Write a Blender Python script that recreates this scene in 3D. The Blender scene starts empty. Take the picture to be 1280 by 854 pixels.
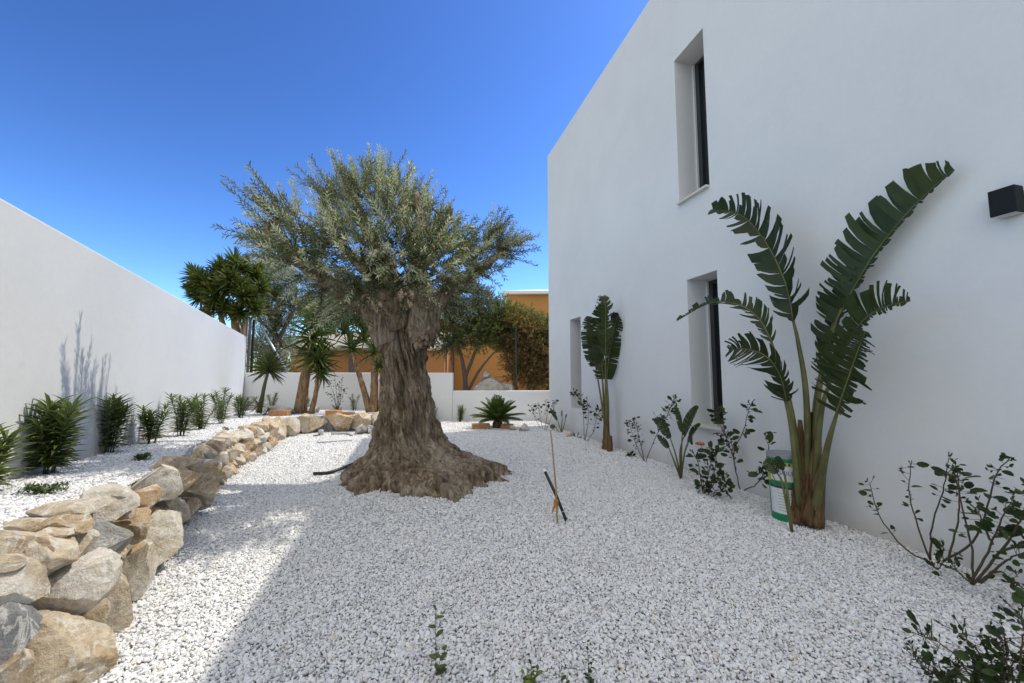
import bpy, bmesh, math, random
import numpy as np
from mathutils import Vector, noise, Matrix

sc = bpy.context.scene
COL = sc.collection
R = random.Random(7)
rad = math.radians

# ------------------------------------------------------------------ camera
F = 500.0
CAMZ = 1.25
PITCH = math.atan(43 / 500)
cam = bpy.data.cameras.new('camera')
cam.sensor_width = 36
cam.lens = 36 * F / 1280
cam.clip_start = 0.02
cam.clip_end = 2000
camo = bpy.data.objects.new('camera', cam)
COL.objects.link(camo)
camo.location = (0, 0, CAMZ)
camo.rotation_euler = (math.pi / 2 + PITCH, 0, 0)
sc.camera = camo
CAM = Vector((0, 0, CAMZ))


def ray(px, py):
    u = (427 - py) / F
    return Vector(((px - 640) / F, math.cos(PITCH) - math.sin(PITCH) * u, math.sin(PITCH) + math.cos(PITCH) * u))


def AT(px, py, Y):
    r = ray(px, py)
    return CAM + r * (Y / r.y)


def fbm(x, y, z=0.0, o=3):
    s = 0; a = 1.0; f = 1.0
    for _ in range(o):
        s += a * noise.noise(Vector((x * f, y * f, z * f))); a *= .5; f *= 2.03
    return s


TREE = Vector((-1.22, 4.85, 0))


def gh(x, y):
    d2 = ((x - TREE.x - .1) / 1.25) ** 2 + ((y - TREE.y + .1) / 1.1) ** 2
    return .075 * math.exp(-d2) + .022 * noise.noise(Vector((x * .55, y * .55, 3.1))) + .007 * noise.noise(Vector((x * 2.1, y * 2.1, 1.7)))


def G(px, py, z0=None):
    r = ray(px, py); z = 0 if z0 is None else z0
    for _ in range(6):
        k = (z - CAMZ) / r.z
        p = CAM + r * k
        if z0 is not None:
            break
        z = gh(p.x, p.y)
    return p


# house plane
rd = ray(505, 470); HD = Vector((rd.x, rd.y, 0)).normalized()
HN = Vector((HD.y, -HD.x, 0))          # points right, away from the garden
DW = 3.6


def W(px, py, off=0.0):
    r = ray(px, py)
    k = (DW - off) / r.dot(HN)
    return CAM + r * k


def house_t(p):
    return Vector((p.x, p.y, 0)).dot(HD)


# ------------------------------------------------------------------ mesh helpers
class MB:
    def __init__(s):
        s.v = []; s.f = []; s.m = []

    def face(s, pts, m=0):
        b = len(s.v); s.v += [tuple(p) for p in pts]; s.f.append(tuple(range(b, b + len(pts)))); s.m.append(m)

    def box(s, c, size, ax=None, m=0):
        ax = ax or (Vector((1, 0, 0)), Vector((0, 1, 0)), Vector((0, 0, 1)))
        c = Vector(c); b = len(s.v)
        for k in range(8):
            p = c.copy()
            for i in range(3):
                p += ax[i] * (size[i] * (.5 if (k >> i) & 1 else -.5))
            s.v.append(tuple(p))
        for q in ((0, 2, 3, 1), (4, 5, 7, 6), (0, 1, 5, 4), (2, 6, 7, 3), (0, 4, 6, 2), (1, 3, 7, 5)):
            s.f.append(tuple(b + i for i in q)); s.m.append(m)

    def tube(s, pts, radii, n=8, cap=True, m=0, wob=0.0, ws=8.0):
        pts = [Vector(p) for p in pts]; b = len(s.v); N = len(pts)
        if not hasattr(radii, '__len__'):
            radii = [radii] * N
        prev = None
        for i, p in enumerate(pts):
            t = (pts[min(i + 1, N - 1)] - pts[max(i - 1, 0)]).normalized()
            if prev is None:
                u = t.orthogonal().normalized()
            else:
                u = (prev - t * prev.dot(t))
                u = u.normalized() if u.length > 1e-6 else t.orthogonal().normalized()
            prev = u; w = t.cross(u)
            for k in range(n):
                a = 2 * math.pi * k / n
                o = u * math.cos(a) + w * math.sin(a)
                r = radii[i]
                if wob:
                    q = p + o * r
                    r *= 1 + wob * noise.noise(q * ws) + wob * .5 * noise.noise(q * ws * 2.7)
                s.v.append(tuple(p + o * r))
        for i in range(N - 1):
            for k in range(n):
                a = b + i * n + k; c = b + i * n + (k + 1) % n
                s.f.append((a, c, c + n, a + n)); s.m.append(m)
        if cap:
            s.f.append(tuple(b + k for k in range(n))[::-1]); s.m.append(m)
            s.f.append(tuple(b + (N - 1) * n + k for k in range(n))); s.m.append(m)

    def build(s, name, mat, parent=None, smooth=False, bevel=0):
        me = bpy.data.meshes.new(name)
        me.from_pydata(s.v, [], s.f)
        for mm in (mat if isinstance(mat, (list, tuple)) else [mat]):
            me.materials.append(mm)
        if max(s.m, default=0):
            me.polygons.foreach_set('material_index', s.m)
        if smooth:
            me.polygons.foreach_set('use_smooth', [True] * len(me.polygons))
        me.update()
        o = bpy.data.objects.new(name, me); COL.objects.link(o)
        if parent is not None:
            o.parent = parent; o.matrix_parent_inverse = Matrix.Translation(parent.location).inverted()
        if bevel:
            bv = o.modifiers.new('bevel', 'BEVEL'); bv.width = bevel; bv.segments = 3; bv.limit_method = 'ANGLE'
        return o


def thing(name, label, cat, loc=(0, 0, 0), group=None):
    o = bpy.data.objects.new(name, None); o.empty_display_size = .1
    COL.objects.link(o); o.location = loc
    o['label'] = label; o['category'] = cat
    if group: o['group'] = group
    return o


def tag(o, label, cat, group=None):
    o['label'] = label; o['category'] = cat
    if group: o['group'] = group
    return o


def smooth_path(pts, n=20):
    pts = [Vector(p) for p in pts]
    if len(pts) == 2:
        return [pts[0].lerp(pts[1], i / (n - 1)) for i in range(n)]
    P = [pts[0] * 2 - pts[1]] + pts + [pts[-1] * 2 - pts[-2]]
    out = []; segs = len(pts) - 1
    for i in range(n):
        u = i / (n - 1) * segs; k = min(int(u), segs - 1); t = u - k
        a, b, c, d = P[k:k + 4]
        out.append(.5 * ((2 * b) + (c - a) * t + (2 * a - 5 * b + 4 * c - d) * t * t + (3 * b - a - 3 * c + d) * t ** 3))
    return out


# leaf templates: verts (along, side, up), faces
T_DIA = (np.array([(0, 0, 0), (.45, -.5, .1), (1, 0, 0), (.45, .5, .1)], float), [(0, 1, 2), (0, 2, 3)])
T_LAN = (np.array([(0, 0, 0), (.3, 0, .03), (.65, 0, .0), (1, 0, -.10), (.3, -.46, .07), (.65, -.4, .04), (.3, .46, .07), (.65, .4, .04)], float),
         [(0, 4, 1), (0, 1, 6), (1, 4, 5, 2), (1, 2, 7, 6), (2, 5, 3), (2, 3, 7)])
T_RND = (np.array([(0, 0, 0), (.5, 0, -.03), (1, 0, -.1), (.16, -.36, .05), (.5, -.52, .07), (.83, -.34, .0), (.16, .36, .05), (.5, .52, .07), (.83, .34, .0)], float),
         [(0, 3, 4, 1), (1, 4, 5, 2), (0, 1, 7, 6), (1, 2, 8, 7)])
T_SWD = (np.array([(0, -.4, 0), (0, .4, 0), (.35, -.5, .05), (.35, .5, .05), (.7, -.36, .02), (.7, .36, .02), (1, 0, -.06), (.35, 0, .0), (.7, 0, -.03), (0, 0, -.05)], float),
         [(0, 9, 7, 2), (9, 1, 3, 7), (2, 7, 8, 4), (7, 3, 5, 8), (4, 8, 6), (8, 5, 6)])


def scatter(name, tpl, pos, dirs, nrm, L, Wd, mat, parent=None, rs=0, upscale=None):
    tv, tf = tpl
    pos = np.asarray(pos, float); dirs = np.asarray(dirs, float); nrm = np.asarray(nrm, float)
    N = len(pos); L = np.broadcast_to(np.asarray(L, float), (N,)); Wd = np.broadcast_to(np.asarray(Wd, float), (N,))
    d = dirs / (np.linalg.norm(dirs, axis=1, keepdims=True) + 1e-9)
    side = np.cross(nrm, d); side /= (np.linalg.norm(side, axis=1, keepdims=True) + 1e-9)
    up = np.cross(d, side)
    us = L if upscale is None else np.broadcast_to(np.asarray(upscale, float), (N,))
    V = (pos[:, None, :] + d[:, None, :] * (tv[None, :, 0:1] * L[:, None, None]) + side[:, None, :] * (tv[None, :, 1:2] * Wd[:, None, None])
         + up[:, None, :] * (tv[None, :, 2:3] * us[:, None, None]))
    nv = len(tv); V = V.reshape(-1, 3)
    fl = np.array([i for f in tf for i in f]); fs = np.array([len(f) for f in tf])
    loops = (fl[None, :] + (np.arange(N) * nv)[:, None]).reshape(-1)
    sizes = np.tile(fs, N); starts = np.concatenate(([0], np.cumsum(sizes)[:-1]))
    me = bpy.data.meshes.new(name)
    me.vertices.add(len(V)); me.vertices.foreach_set('co', V.astype(np.float32).ravel())
    me.loops.add(len(loops)); me.loops.foreach_set('vertex_index', loops.astype(np.int32))
    me.polygons.add(len(sizes)); me.polygons.foreach_set('loop_start', starts.astype(np.int32))
    me.update(calc_edges=True)
    me.materials.append(mat)
    at = me.attributes.new('rnd', 'FLOAT', 'POINT')
    rng = np.random.default_rng(rs + N)
    at.data.foreach_set('value', np.repeat(rng.random(N), nv).astype(np.float32))
    me.polygons.foreach_set('use_smooth', np.ones(len(sizes), bool))
    me.validate()
    o = bpy.data.objects.new(name, me); COL.objects.link(o)
    if parent is not None:
        o.parent = parent; o.matrix_parent_inverse = Matrix.Translation(parent.location).inverted()
    return o


def rvec(r=R):
    while True:
        v = Vector((r.uniform(-1, 1), r.uniform(-1, 1), r.uniform(-1, 1)))
        if .05 < v.length < 1: return v.normalized()


# ------------------------------------------------------------------ materials
def new_mat(name):
    m = bpy.data.materials.new(name); m.use_nodes = True
    nt = m.node_tree; b = nt.nodes['Principled BSDF']
    return m, nt, b


def N_(nt, typ, **kw):
    n = nt.nodes.new(typ)
    for k, v in kw.items():
        if k in n.inputs: n.inputs[k].default_value = v
        else: setattr(n, k, v)
    return n


def ramp(nt, fac, stops):
    r = nt.nodes.new('ShaderNodeValToRGB')
    e = r.color_ramp.elements
    while len(e) < len(stops): e.new(.5)
    for x, (p, c) in zip(e, stops):
        x.position = p; x.color = (*c, 1) if len(c) == 3 else c
    nt.links.new(fac, r.inputs['Fac'])
    return r.outputs['Color']


def tex(nt, scale, detail=4, rough=.55, coord='Object', stretch=None, dist=0):
    tc = N_(nt, 'ShaderNodeTexCoord')
    out = tc.outputs[coord]
    if stretch:
        mp = N_(nt, 'ShaderNodeMapping'); mp.inputs['Scale'].default_value = stretch
        nt.links.new(out, mp.inputs['Vector']); out = mp.outputs['Vector']
    n = N_(nt, 'ShaderNodeTexNoise', Scale=scale, Detail=detail, Roughness=rough, Distortion=dist)
    nt.links.new(out, n.inputs['Vector'])
    return n.outputs['Fac']


def bump(nt, b, fac, strength, dist=.01):
    bp = N_(nt, 'ShaderNodeBump', Strength=strength, Distance=dist)
    nt.links.new(fac, bp.inputs['Height']); nt.links.new(bp.outputs['Normal'], b.inputs['Normal'])
    return bp


def mixc(nt, fac, a, bcol, blend='MIX'):
    m = nt.nodes.new('ShaderNodeMix'); m.data_type = 'RGBA'; m.blend_type = blend
    if isinstance(fac, (int, float)): m.inputs[0].default_value = fac
    else: nt.links.new(fac, m.inputs[0])
    for i, x in ((6, a), (7, bcol)):
        if isinstance(x, tuple): m.inputs[i].default_value = (*x, 1)
        else: nt.links.new(x, m.inputs[i])
    return m.outputs[2]


def simple(name, col, rough=.6, metal=0, vary=.12, scale=8, bmp=0, bscale=40, spec=.5):
    m, nt, b = new_mat(name)
    f = tex(nt, scale)
    c = ramp(nt, f, [(.3, tuple(x * (1 - vary) for x in col)), (.7, tuple(min(1, x * (1 + vary)) for x in col))])
    nt.links.new(c, b.inputs['Base Color'])
    b.inputs['Roughness'].default_value = rough; b.inputs['Metallic'].default_value = metal
    b.inputs['Specular IOR Level'].default_value = spec
    if bmp: bump(nt, b, tex(nt, bscale), bmp)
    return m


def stucco(name, col, stains=(), bs=1.0, base_dirt=0):
    m, nt, b = new_mat(name)
    big = tex(nt, .6, 3)
    c = ramp(nt, big, [(.25, tuple(x * .955 for x in col)), (.6, col), (.8, tuple(min(1, x * 1.015) for x in col))])
    streak = tex(nt, 1.1, 5, .6, dist=.6)
    c2 = ramp(nt, streak, [(.3, (.955, .957, .96)), (.6, (1, 1, 1))])
    c = mixc(nt, 1.0, c, c2, 'MULTIPLY')
    fine = tex(nt, 22, 3)
    c = mixc(nt, 1.0, c, ramp(nt, fine, [(.3, (.975, .975, .975)), (.7, (1, 1, 1))]), 'MULTIPLY')
    tc = N_(nt, 'ShaderNodeTexCoord')
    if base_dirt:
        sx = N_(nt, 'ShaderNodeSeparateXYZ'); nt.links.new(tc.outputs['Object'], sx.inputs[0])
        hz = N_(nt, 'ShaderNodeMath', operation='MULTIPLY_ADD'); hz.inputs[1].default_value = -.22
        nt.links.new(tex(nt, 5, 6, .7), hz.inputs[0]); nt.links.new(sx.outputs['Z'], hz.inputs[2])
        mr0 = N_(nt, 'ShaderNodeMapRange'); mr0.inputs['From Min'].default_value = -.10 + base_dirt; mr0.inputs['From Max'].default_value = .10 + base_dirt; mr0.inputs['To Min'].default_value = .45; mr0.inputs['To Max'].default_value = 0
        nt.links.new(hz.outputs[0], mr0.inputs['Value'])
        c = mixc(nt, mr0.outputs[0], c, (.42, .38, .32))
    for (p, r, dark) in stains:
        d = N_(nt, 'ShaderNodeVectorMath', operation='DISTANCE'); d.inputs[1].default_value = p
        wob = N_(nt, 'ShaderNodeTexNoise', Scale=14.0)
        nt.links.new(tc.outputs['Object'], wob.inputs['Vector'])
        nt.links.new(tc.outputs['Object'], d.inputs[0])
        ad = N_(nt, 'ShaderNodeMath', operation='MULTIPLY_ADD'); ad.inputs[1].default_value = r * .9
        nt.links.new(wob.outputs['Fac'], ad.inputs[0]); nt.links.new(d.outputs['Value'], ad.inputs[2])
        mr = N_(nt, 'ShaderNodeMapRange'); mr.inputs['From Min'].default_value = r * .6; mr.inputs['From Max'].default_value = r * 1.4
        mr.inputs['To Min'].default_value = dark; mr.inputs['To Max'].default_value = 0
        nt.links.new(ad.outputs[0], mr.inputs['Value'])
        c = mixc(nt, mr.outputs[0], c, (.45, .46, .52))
    nt.links.new(c, b.inputs['Base Color'])
    b.inputs['Roughness'].default_value = .9; b.inputs['Specular IOR Level'].default_value = .2
    h = N_(nt, 'ShaderNodeMath', operation='MULTIPLY_ADD'); h.inputs[1].default_value = .35
    nt.links.new(tex(nt, 160, 3), h.inputs[0]); nt.links.new(tex(nt, 7, 4), h.inputs[2])
    bump(nt, b, h.outputs[0], .22 * bs, .012)
    return m


def leaf_mat(name, c1, c2, back=None, rough=.45, trans=.25, spec=.3, brown=None, brown_at=.9):
    m, nt, b = new_mat(name)
    a = N_(nt, 'ShaderNodeAttribute', attribute_name='rnd')
    stops = [(0, c1), (.85, c2)]
    if brown: stops += [(brown_at, c2), (min(1, brown_at + .04), brown)]
    c = ramp(nt, a.outputs['Fac'], stops)
    v = tex(nt, 9, 3)
    c = mixc(nt, 1.0, c, ramp(nt, v, [(.3, (.75, .78, .75)), (.7, (1.15, 1.12, 1.1))]), 'MULTIPLY')
    if back:
        g = N_(nt, 'ShaderNodeNewGeometry')
        c = mixc(nt, g.outputs['Backfacing'], c, back)
    nt.links.new(c, b.inputs['Base Color'])
    b.inputs['Roughness'].default_value = rough; b.inputs['Specular IOR Level'].default_value = spec
    t = N_(nt, 'ShaderNodeBsdfTranslucent'); nt.links.new(mixc(nt, 1.0, c, (1.3, 1.45, .6), 'MULTIPLY'), t.inputs['Color'])
    mx = N_(nt, 'ShaderNodeMixShader'); mx.inputs[0].default_value = trans
    nt.links.new(b.outputs[0], mx.inputs[1]); nt.links.new(t.outputs[0], mx.inputs[2])
    nt.links.new(mx.outputs[0], nt.nodes['Material Output'].inputs['Surface'])
    return m


def bark(name, lo, mid, hi, scale=9, stretch=(1, 1, .18), bs=.8):
    m, nt, b = new_mat(name)
    f = tex(nt, scale, 8, .65, stretch=stretch, dist=.4)
    c = ramp(nt, f, [(.28, lo), (.5, mid), (.72, hi)])
    g = tex(nt, 3.2, 4)
    c = mixc(nt, ramp(nt, g, [(.45, (0, 0, 0)), (.7, (.55, .55, .55))]), c, tuple(x * y for x, y in zip(hi, (.95, .98, 1.02))))
    cr_ = tex(nt, scale * 2.6, 6, .7, stretch=(1, 1, .10), dist=.3)
    c = mixc(nt, 1.0, c, ramp(nt, cr_, [(.34, (.22, .20, .18)), (.47, (.85, .84, .82)), (.62, (1.1, 1.1, 1.1)), (.74, (1.35, 1.33, 1.3))]), 'MULTIPLY')
    nt.links.new(c, b.inputs['Base Color'])
    b.inputs['Roughness'].default_value = .92; b.inputs['Specular IOR Level'].default_value = .15
    h = N_(nt, 'ShaderNodeMath', operation='MULTIPLY_ADD'); h.inputs[1].default_value = .6
    nt.links.new(tex(nt, scale * 4, 6, .7, stretch=(1, 1, .3)), h.inputs[0]); nt.links.new(f, h.inputs[2])
    bump(nt, b, h.outputs[0], bs, .05)
    return m


def stone_mat(name, cols, scale=4.0):
    m, nt, b = new_mat(name)
    oi = N_(nt, 'ShaderNodeObjectInfo')
    tc = N_(nt, 'ShaderNodeTexCoord')
    off = N_(nt, 'ShaderNodeVectorMath', operation='ADD')
    mul = N_(nt, 'ShaderNodeMath', operation='MULTIPLY'); mul.inputs[1].default_value = 37.0
    nt.links.new(oi.outputs['Random'], mul.inputs[0]); nt.links.new(mul.outputs[0], off.inputs[1]); nt.links.new(tc.outputs['Object'], off.inputs[0])

    def nz(s, d=5, ro=.6, di=0):
        n = N_(nt, 'ShaderNodeTexNoise', Scale=s, Detail=d, Roughness=ro, Distortion=di); nt.links.new(off.outputs[0], n.inputs['Vector']); return n.outputs['Fac']
    c = ramp(nt, nz(scale, 7, .66, .5), [(.25, cols[0]), (.45, cols[1]), (.6, cols[2]), (.75, cols[3])])
    c = mixc(nt, ramp(nt, nz(scale * .7, 3), [(.52, (0, 0, 0)), (.66, (.8, .8, .8))]), c, cols[4])
    c = mixc(nt, ramp(nt, nz(scale * 1.1, 5, .6, 1.6), [(.462, (0, 0, 0)), (.495, (.75, .75, .75)), (.53, (0, 0, 0))]), c, (.74, .72, .67))
    c = mixc(nt, ramp(nt, nz(scale * 2.3, 5, .7, .4), [(.56, (0, 0, 0)), (.68, (.7, .7, .7))]), c, tuple(x * .62 for x in cols[4]))
    c = mixc(nt, 1.0, c, ramp(nt, nz(26, 4, .7), [(.3, (.72, .7, .68)), (.55, (1, 1, 1)), (.75, (1.15, 1.13, 1.1))]), 'MULTIPLY')
    nt.links.new(c, b.inputs['Base Color'])
    b.inputs['Roughness'].default_value = .88; b.inputs['Specular IOR Level'].default_value = .25
    h = N_(nt, 'ShaderNodeMath', operation='MULTIPLY_ADD'); h.inputs[1].default_value = .4
    nt.links.new(nz(90, 5, .75), h.inputs[0]); nt.links.new(nz(14, 8, .7, .15), h.inputs[2])
    bump(nt, b, h.outputs[0], .8, .03)
    return m


LW_D = None
M = {}
M['house'] = stucco('white_house_stucco', (.74, .755, .75), base_dirt=.001)
M['wall'] = stucco('white_wall_stucco', (.80, .80, .79))
M['reveal'] = M['house']
M['sill'] = simple('pale_stone_sill', (.62, .60, .55), .6, vary=.05)
M['frame'] = simple('anthracite_frame', (.03, .033, .036), .4, vary=.1)
m, nt, b = new_mat('dark_glass'); b.inputs['Base Color'].default_value = (.02, .025, .03, 1); b.inputs['Roughness'].default_value = .04; M['glass'] = m
M['lamp'] = simple('matt_black_metal', (.008, .009, .011), .6, vary=.1, spec=.25)
m, nt, b = new_mat('lamp_lens'); b.inputs['Base Color'].default_value = (.5, .5, .48, 1); b.inputs['Roughness'].default_value = .2; M['lens'] = m
M['dirt'] = simple('dry_earth', (.26, .19, .12), .95, vary=.3, scale=1.5, bmp=.5)

# gravel
m, nt, b = new_mat('white_marble_chips')
oi = N_(nt, 'ShaderNodeObjectInfo')
c = ramp(nt, oi.outputs['Random'], [(0, (.46, .46, .46)), (.07, (.60, .60, .60)), (.25, (.72, .725, .725)), (.55, (.82, .825, .825)), (.92, (.81, .80, .77)), (1, (.68, .62, .52))])
c = mixc(nt, 1.0, c, ramp(nt, tex(nt, 60, 4), [(.3, (.88, .88, .88)), (.7, (1, 1, 1))]), 'MULTIPLY')
nt.links.new(c, b.inputs['Base Color']); b.inputs['Roughness'].default_value = .75; b.inputs['Specular IOR Level'].default_value = .3
M['pebble'] = m
m, nt, b = new_mat('gravel_bed')
vt = N_(nt, 'ShaderNodeTexVoronoi', Scale=48.0)
tc = N_(nt, 'ShaderNodeTexCoord'); nt.links.new(tc.outputs['Object'], vt.inputs['Vector'])
bw = N_(nt, 'ShaderNodeRGBToBW'); nt.links.new(vt.outputs['Color'], bw.inputs[0])
nt.links.new(ramp(nt, bw.outputs[0], [(.1, (.34, .34, .335)), (.6, (.58, .58, .57))]), b.inputs['Base Color'])
b.inputs['Roughness'].default_value = .9
inv = N_(nt, 'ShaderNodeMath', operation='SUBTRACT'); inv.inputs[0].default_value = 1; nt.links.new(vt.outputs['Distance'], inv.inputs[1])
bump(nt, b, inv.outputs[0], 1.0, .012)
M['bed'] = m

STONES = {
    'tan': stone_mat('tan_limestone', [(.34, .25, .15), (.52, .42, .29), (.62, .53, .39), (.71, .65, .53), (.46, .32, .17)]),
    'cream': stone_mat('cream_limestone', [(.46, .39, .28), (.60, .54, .43), (.68, .63, .54), (.75, .71, .64), (.52, .42, .28)]),
    'white': stone_mat('white_veined_limestone', [(.42, .33, .22), (.62, .57, .48), (.70, .67, .60), (.76, .74, .70), (.48, .38, .26)]),
    'orange': stone_mat('ochre_limestone', [(.34, .22, .12), (.50, .36, .21), (.58, .45, .29), (.66, .57, .43), (.52, .31, .13)]),
    'grey': stone_mat('grey_limestone', [(.24, .24, .23), (.40, .40, .38), (.52, .51, .47), (.66, .65, .60), (.46, .38, .26)]),
    'slate': stone_mat('dark_slate', [(.11, .12, .13), (.22, .23, .25), (.33, .35, .37), (.52, .54, .56), (.26, .26, .25)]),
}
M['olive_leaf'] = leaf_mat('olive_leaf', (.022, .034, .010), (.085, .10, .035), back=(.26, .28, .18), rough=.42, trans=.22, spec=.5)
M['olive_leaf2'] = leaf_mat('olive_leaf_pale', (.32, .34, .21), (.58, .59, .44), back=(.58, .59, .50), rough=.35, trans=.2)
M['olive_bark'] = bark('olive_bark', (.055, .036, .022), (.26, .195, .13), (.56, .47, .36), 14, (1, 1, .17), .9)
M['twig'] = simple('grey_brown_twig', (.13, .10, .07), .9)
M['oleander'] = leaf_mat('oleander_leaf', (.045, .08, .014), (.15, .19, .04), back=(.13, .165, .065), trans=.25)
M['green_twig'] = simple('green_stem', (.07, .09, .03), .7)
M['strel'] = leaf_mat('strelitzia_leaf', (.014, .026, .006), (.036, .056, .011), back=(.060, .082, .022), rough=.42, trans=.22, spec=.35)
M['strel_pet'] = simple('strelitzia_petiole', (.115, .115, .035), .5, vary=.4, scale=5)
M['strel_base'] = bark('fibrous_sheath', (.05, .03, .015), (.15, .09, .045), (.26, .17, .09), 12, (1, 1, .1), .6)
M['rose'] = leaf_mat('shrub_leaf', (.014, .03, .008), (.04, .068, .015), back=(.05, .075, .024), trans=.2)
M['rose_stem'] = simple('thorny_stem', (.07, .055, .03), .8)
M['sago'] = leaf_mat('sago_leaf', (.06, .11, .018), (.13, .18, .03), trans=.2, rough=.35)
M['yucca'] = leaf_mat('yucca_leaf', (.04, .075, .02), (.11, .155, .04), trans=.2)
M['yucca_dark'] = leaf_mat('yucca_leaf_dark', (.035, .055, .014), (.16, .19, .05), trans=.25)
M['yucca_bark'] = bark('yucca_bark', (.14, .075, .035), (.30, .19, .10), (.42, .30, .19), 14, (1, 1, .5), .6)
M['bush_green'] = leaf_mat('bush_leaf', (.07, .11, .03), (.24, .26, .08), trans=.45, brown=(.22, .15, .07))
M['bush_brown'] = leaf_mat('dry_leaf', (.16, .095, .035), (.38, .25, .10), trans=.4)
M['dark_green'] = leaf_mat('dark_tree_leaf', (.035, .06, .018), (.11, .14, .045), trans=.25)
M['orange'] = stucco('ochre_render', (.52, .26, .08))
M['terra'] = stucco('terracotta_render', (.50, .24, .09))
M['tileroof'] = simple('weathered_roof', (.38, .34, .27), .9, vary=.2, scale=6, bmp=.5, bscale=18)
M['white_trim'] = simple('white_trim', (.75, .75, .74), .7, vary=.05)
M['steel'] = simple('galvanised_steel', (.42, .46, .50), .35, metal=.8, vary=.1)
M['green_post'] = simple('dark_green_post', (.02, .045, .03), .5)
M['black_pipe'] = simple('black_irrigation_pipe', (.012, .013, .014), .45)
M['grey_pipe'] = simple('grey_conduit', (.42, .42, .41), .5)
M['stake'] = simple('cane_stake', (.33, .24, .12), .8, vary=.3, scale=20)
M['tape'] = simple('orange_twine', (.42, .17, .03), .7, vary=.3, scale=60)
M['cap'] = simple('white_cap', (.8, .8, .78), .5)
M['flower'] = simple('faded_orange_flower', (.36, .12, .03), .7, vary=.4, scale=40)
M['seedling'] = leaf_mat('seedling_leaf', (.07, .10, .035), (.12, .15, .05), trans=.25)
M['groundcover'] = leaf_mat('groundcover_leaf', (.05, .085, .03), (.12, .16, .06), trans=.2)
M['brick'] = simple('terracotta_brick', (.46, .24, .11), .9, vary=.25, scale=20, bmp=.4)
M['bk_green'] = simple('green_label', (.0, .20, .085), .4, vary=.05)
M['bk_white'] = simple('white_label', (.66, .67, .69), .45, vary=.08, scale=30)
M['bk_lid'] = simple('grey_plastic_lid', (.26, .28, .31), .5, vary=.08)
M['bk_yel'] = simple('yellow_green_label', (.42, .46, .08), .45, vary=.2, scale=30)
M['ink'] = simple('dark_ink', (.03, .035, .05), .5)
M['ink_blue'] = simple('blue_ink', (.06, .12, .30), .5)

# ------------------------------------------------------------------ ground
mb = MB(); mb.face([(-350, -350, -.08), (350, -350, -.08), (350, 900, -.08), (-350, 900, -.08)])
g = mb.build('ground', M['dirt']); g['kind'] = 'structure'

# boundary lines
Wc = AT(305.5, 470, 11.4); LWD = ray(395, 470); LWD = Vector((LWD.x, LWD.y, 0)).normalized()
CORNER = Vector((Wc.x, 11.4, 0))
LWN = Vector((LWD.y, -LWD.x, 0))          # to the right, into the garden


def lw(s):                                  # point on left wall face, s metres toward the camera
    return CORNER - LWD * s


HCORNER = W(686.5, 470); HT = house_t(HCORNER); HCORNER.z = 0
HO = HN * DW

path_px = [(125, 812), (215, 691), (257, 640), (266, 612), (280, 600), (300, 584), (335, 563), (352, 549), (382, 543), (414, 541), (456, 540)]
path = [Vector((-.75, -.6, 0)), Vector((-1.2, .4, 0)), Vector((-1.55, 1.1, 0))] + [G(x, y, 0) for x, y in path_px] + [Vector((-2.5, 9.3, 0)), Vector((-2.1, 11.5, 0))]
path = [Vector((p.x, p.y, 0)) for p in path]
PA = np.array([(p.x, p.y) for p in path])
poly = [(p.x, p.y) for p in path] + [(CORNER.x, CORNER.y)] + [(lw(14).x, lw(14).y)]
PP = np.array(poly)


def inside(x, y):
    c = False; n = len(poly); j = n - 1
    for i in range(n):
        xi, yi = poly[i]; xj, yj = poly[j]
        if (yi > y) != (yj > y) and x < (xj - xi) * (y - yi) / (yj - yi) + xi: c = not c
        j = i
    return c


def inside_np(x, y):
    c = np.zeros(x.shape, bool); n = len(poly); j = n - 1
    for i in range(n):
        xi, yi = poly[i]; xj, yj = poly[j]
        c ^= ((yi > y) != (yj > y)) & (x < (xj - xi) * (y - yi) / (yj - yi + 1e-12) + xi)
        j = i
    return c


def pdist(x, y):
    x = np.asarray(x, float); y = np.asarray(y, float)
    d = np.full(x.shape, 1e9)
    for i in range(len(PA) - 1):
        a = PA[i]; v = PA[i + 1] - a; l2 = v @ v
        t = np.clip(((x - a[0]) * v[0] + (y - a[1]) * v[1]) / l2, 0, 1)
        d = np.minimum(d, np.hypot(x - a[0] - t * v[0], y - a[1] - t * v[1]))
    return d


def th(x, y):
    return .60 - .027 * max(0, y) + .02 * noise.noise(Vector((x * .8, y * .8, 9.2))) + .05 * min(1.0, max(0, (pdist(x, y) - .3))) * max(0, 1 - max(0, y) / 6)


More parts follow.
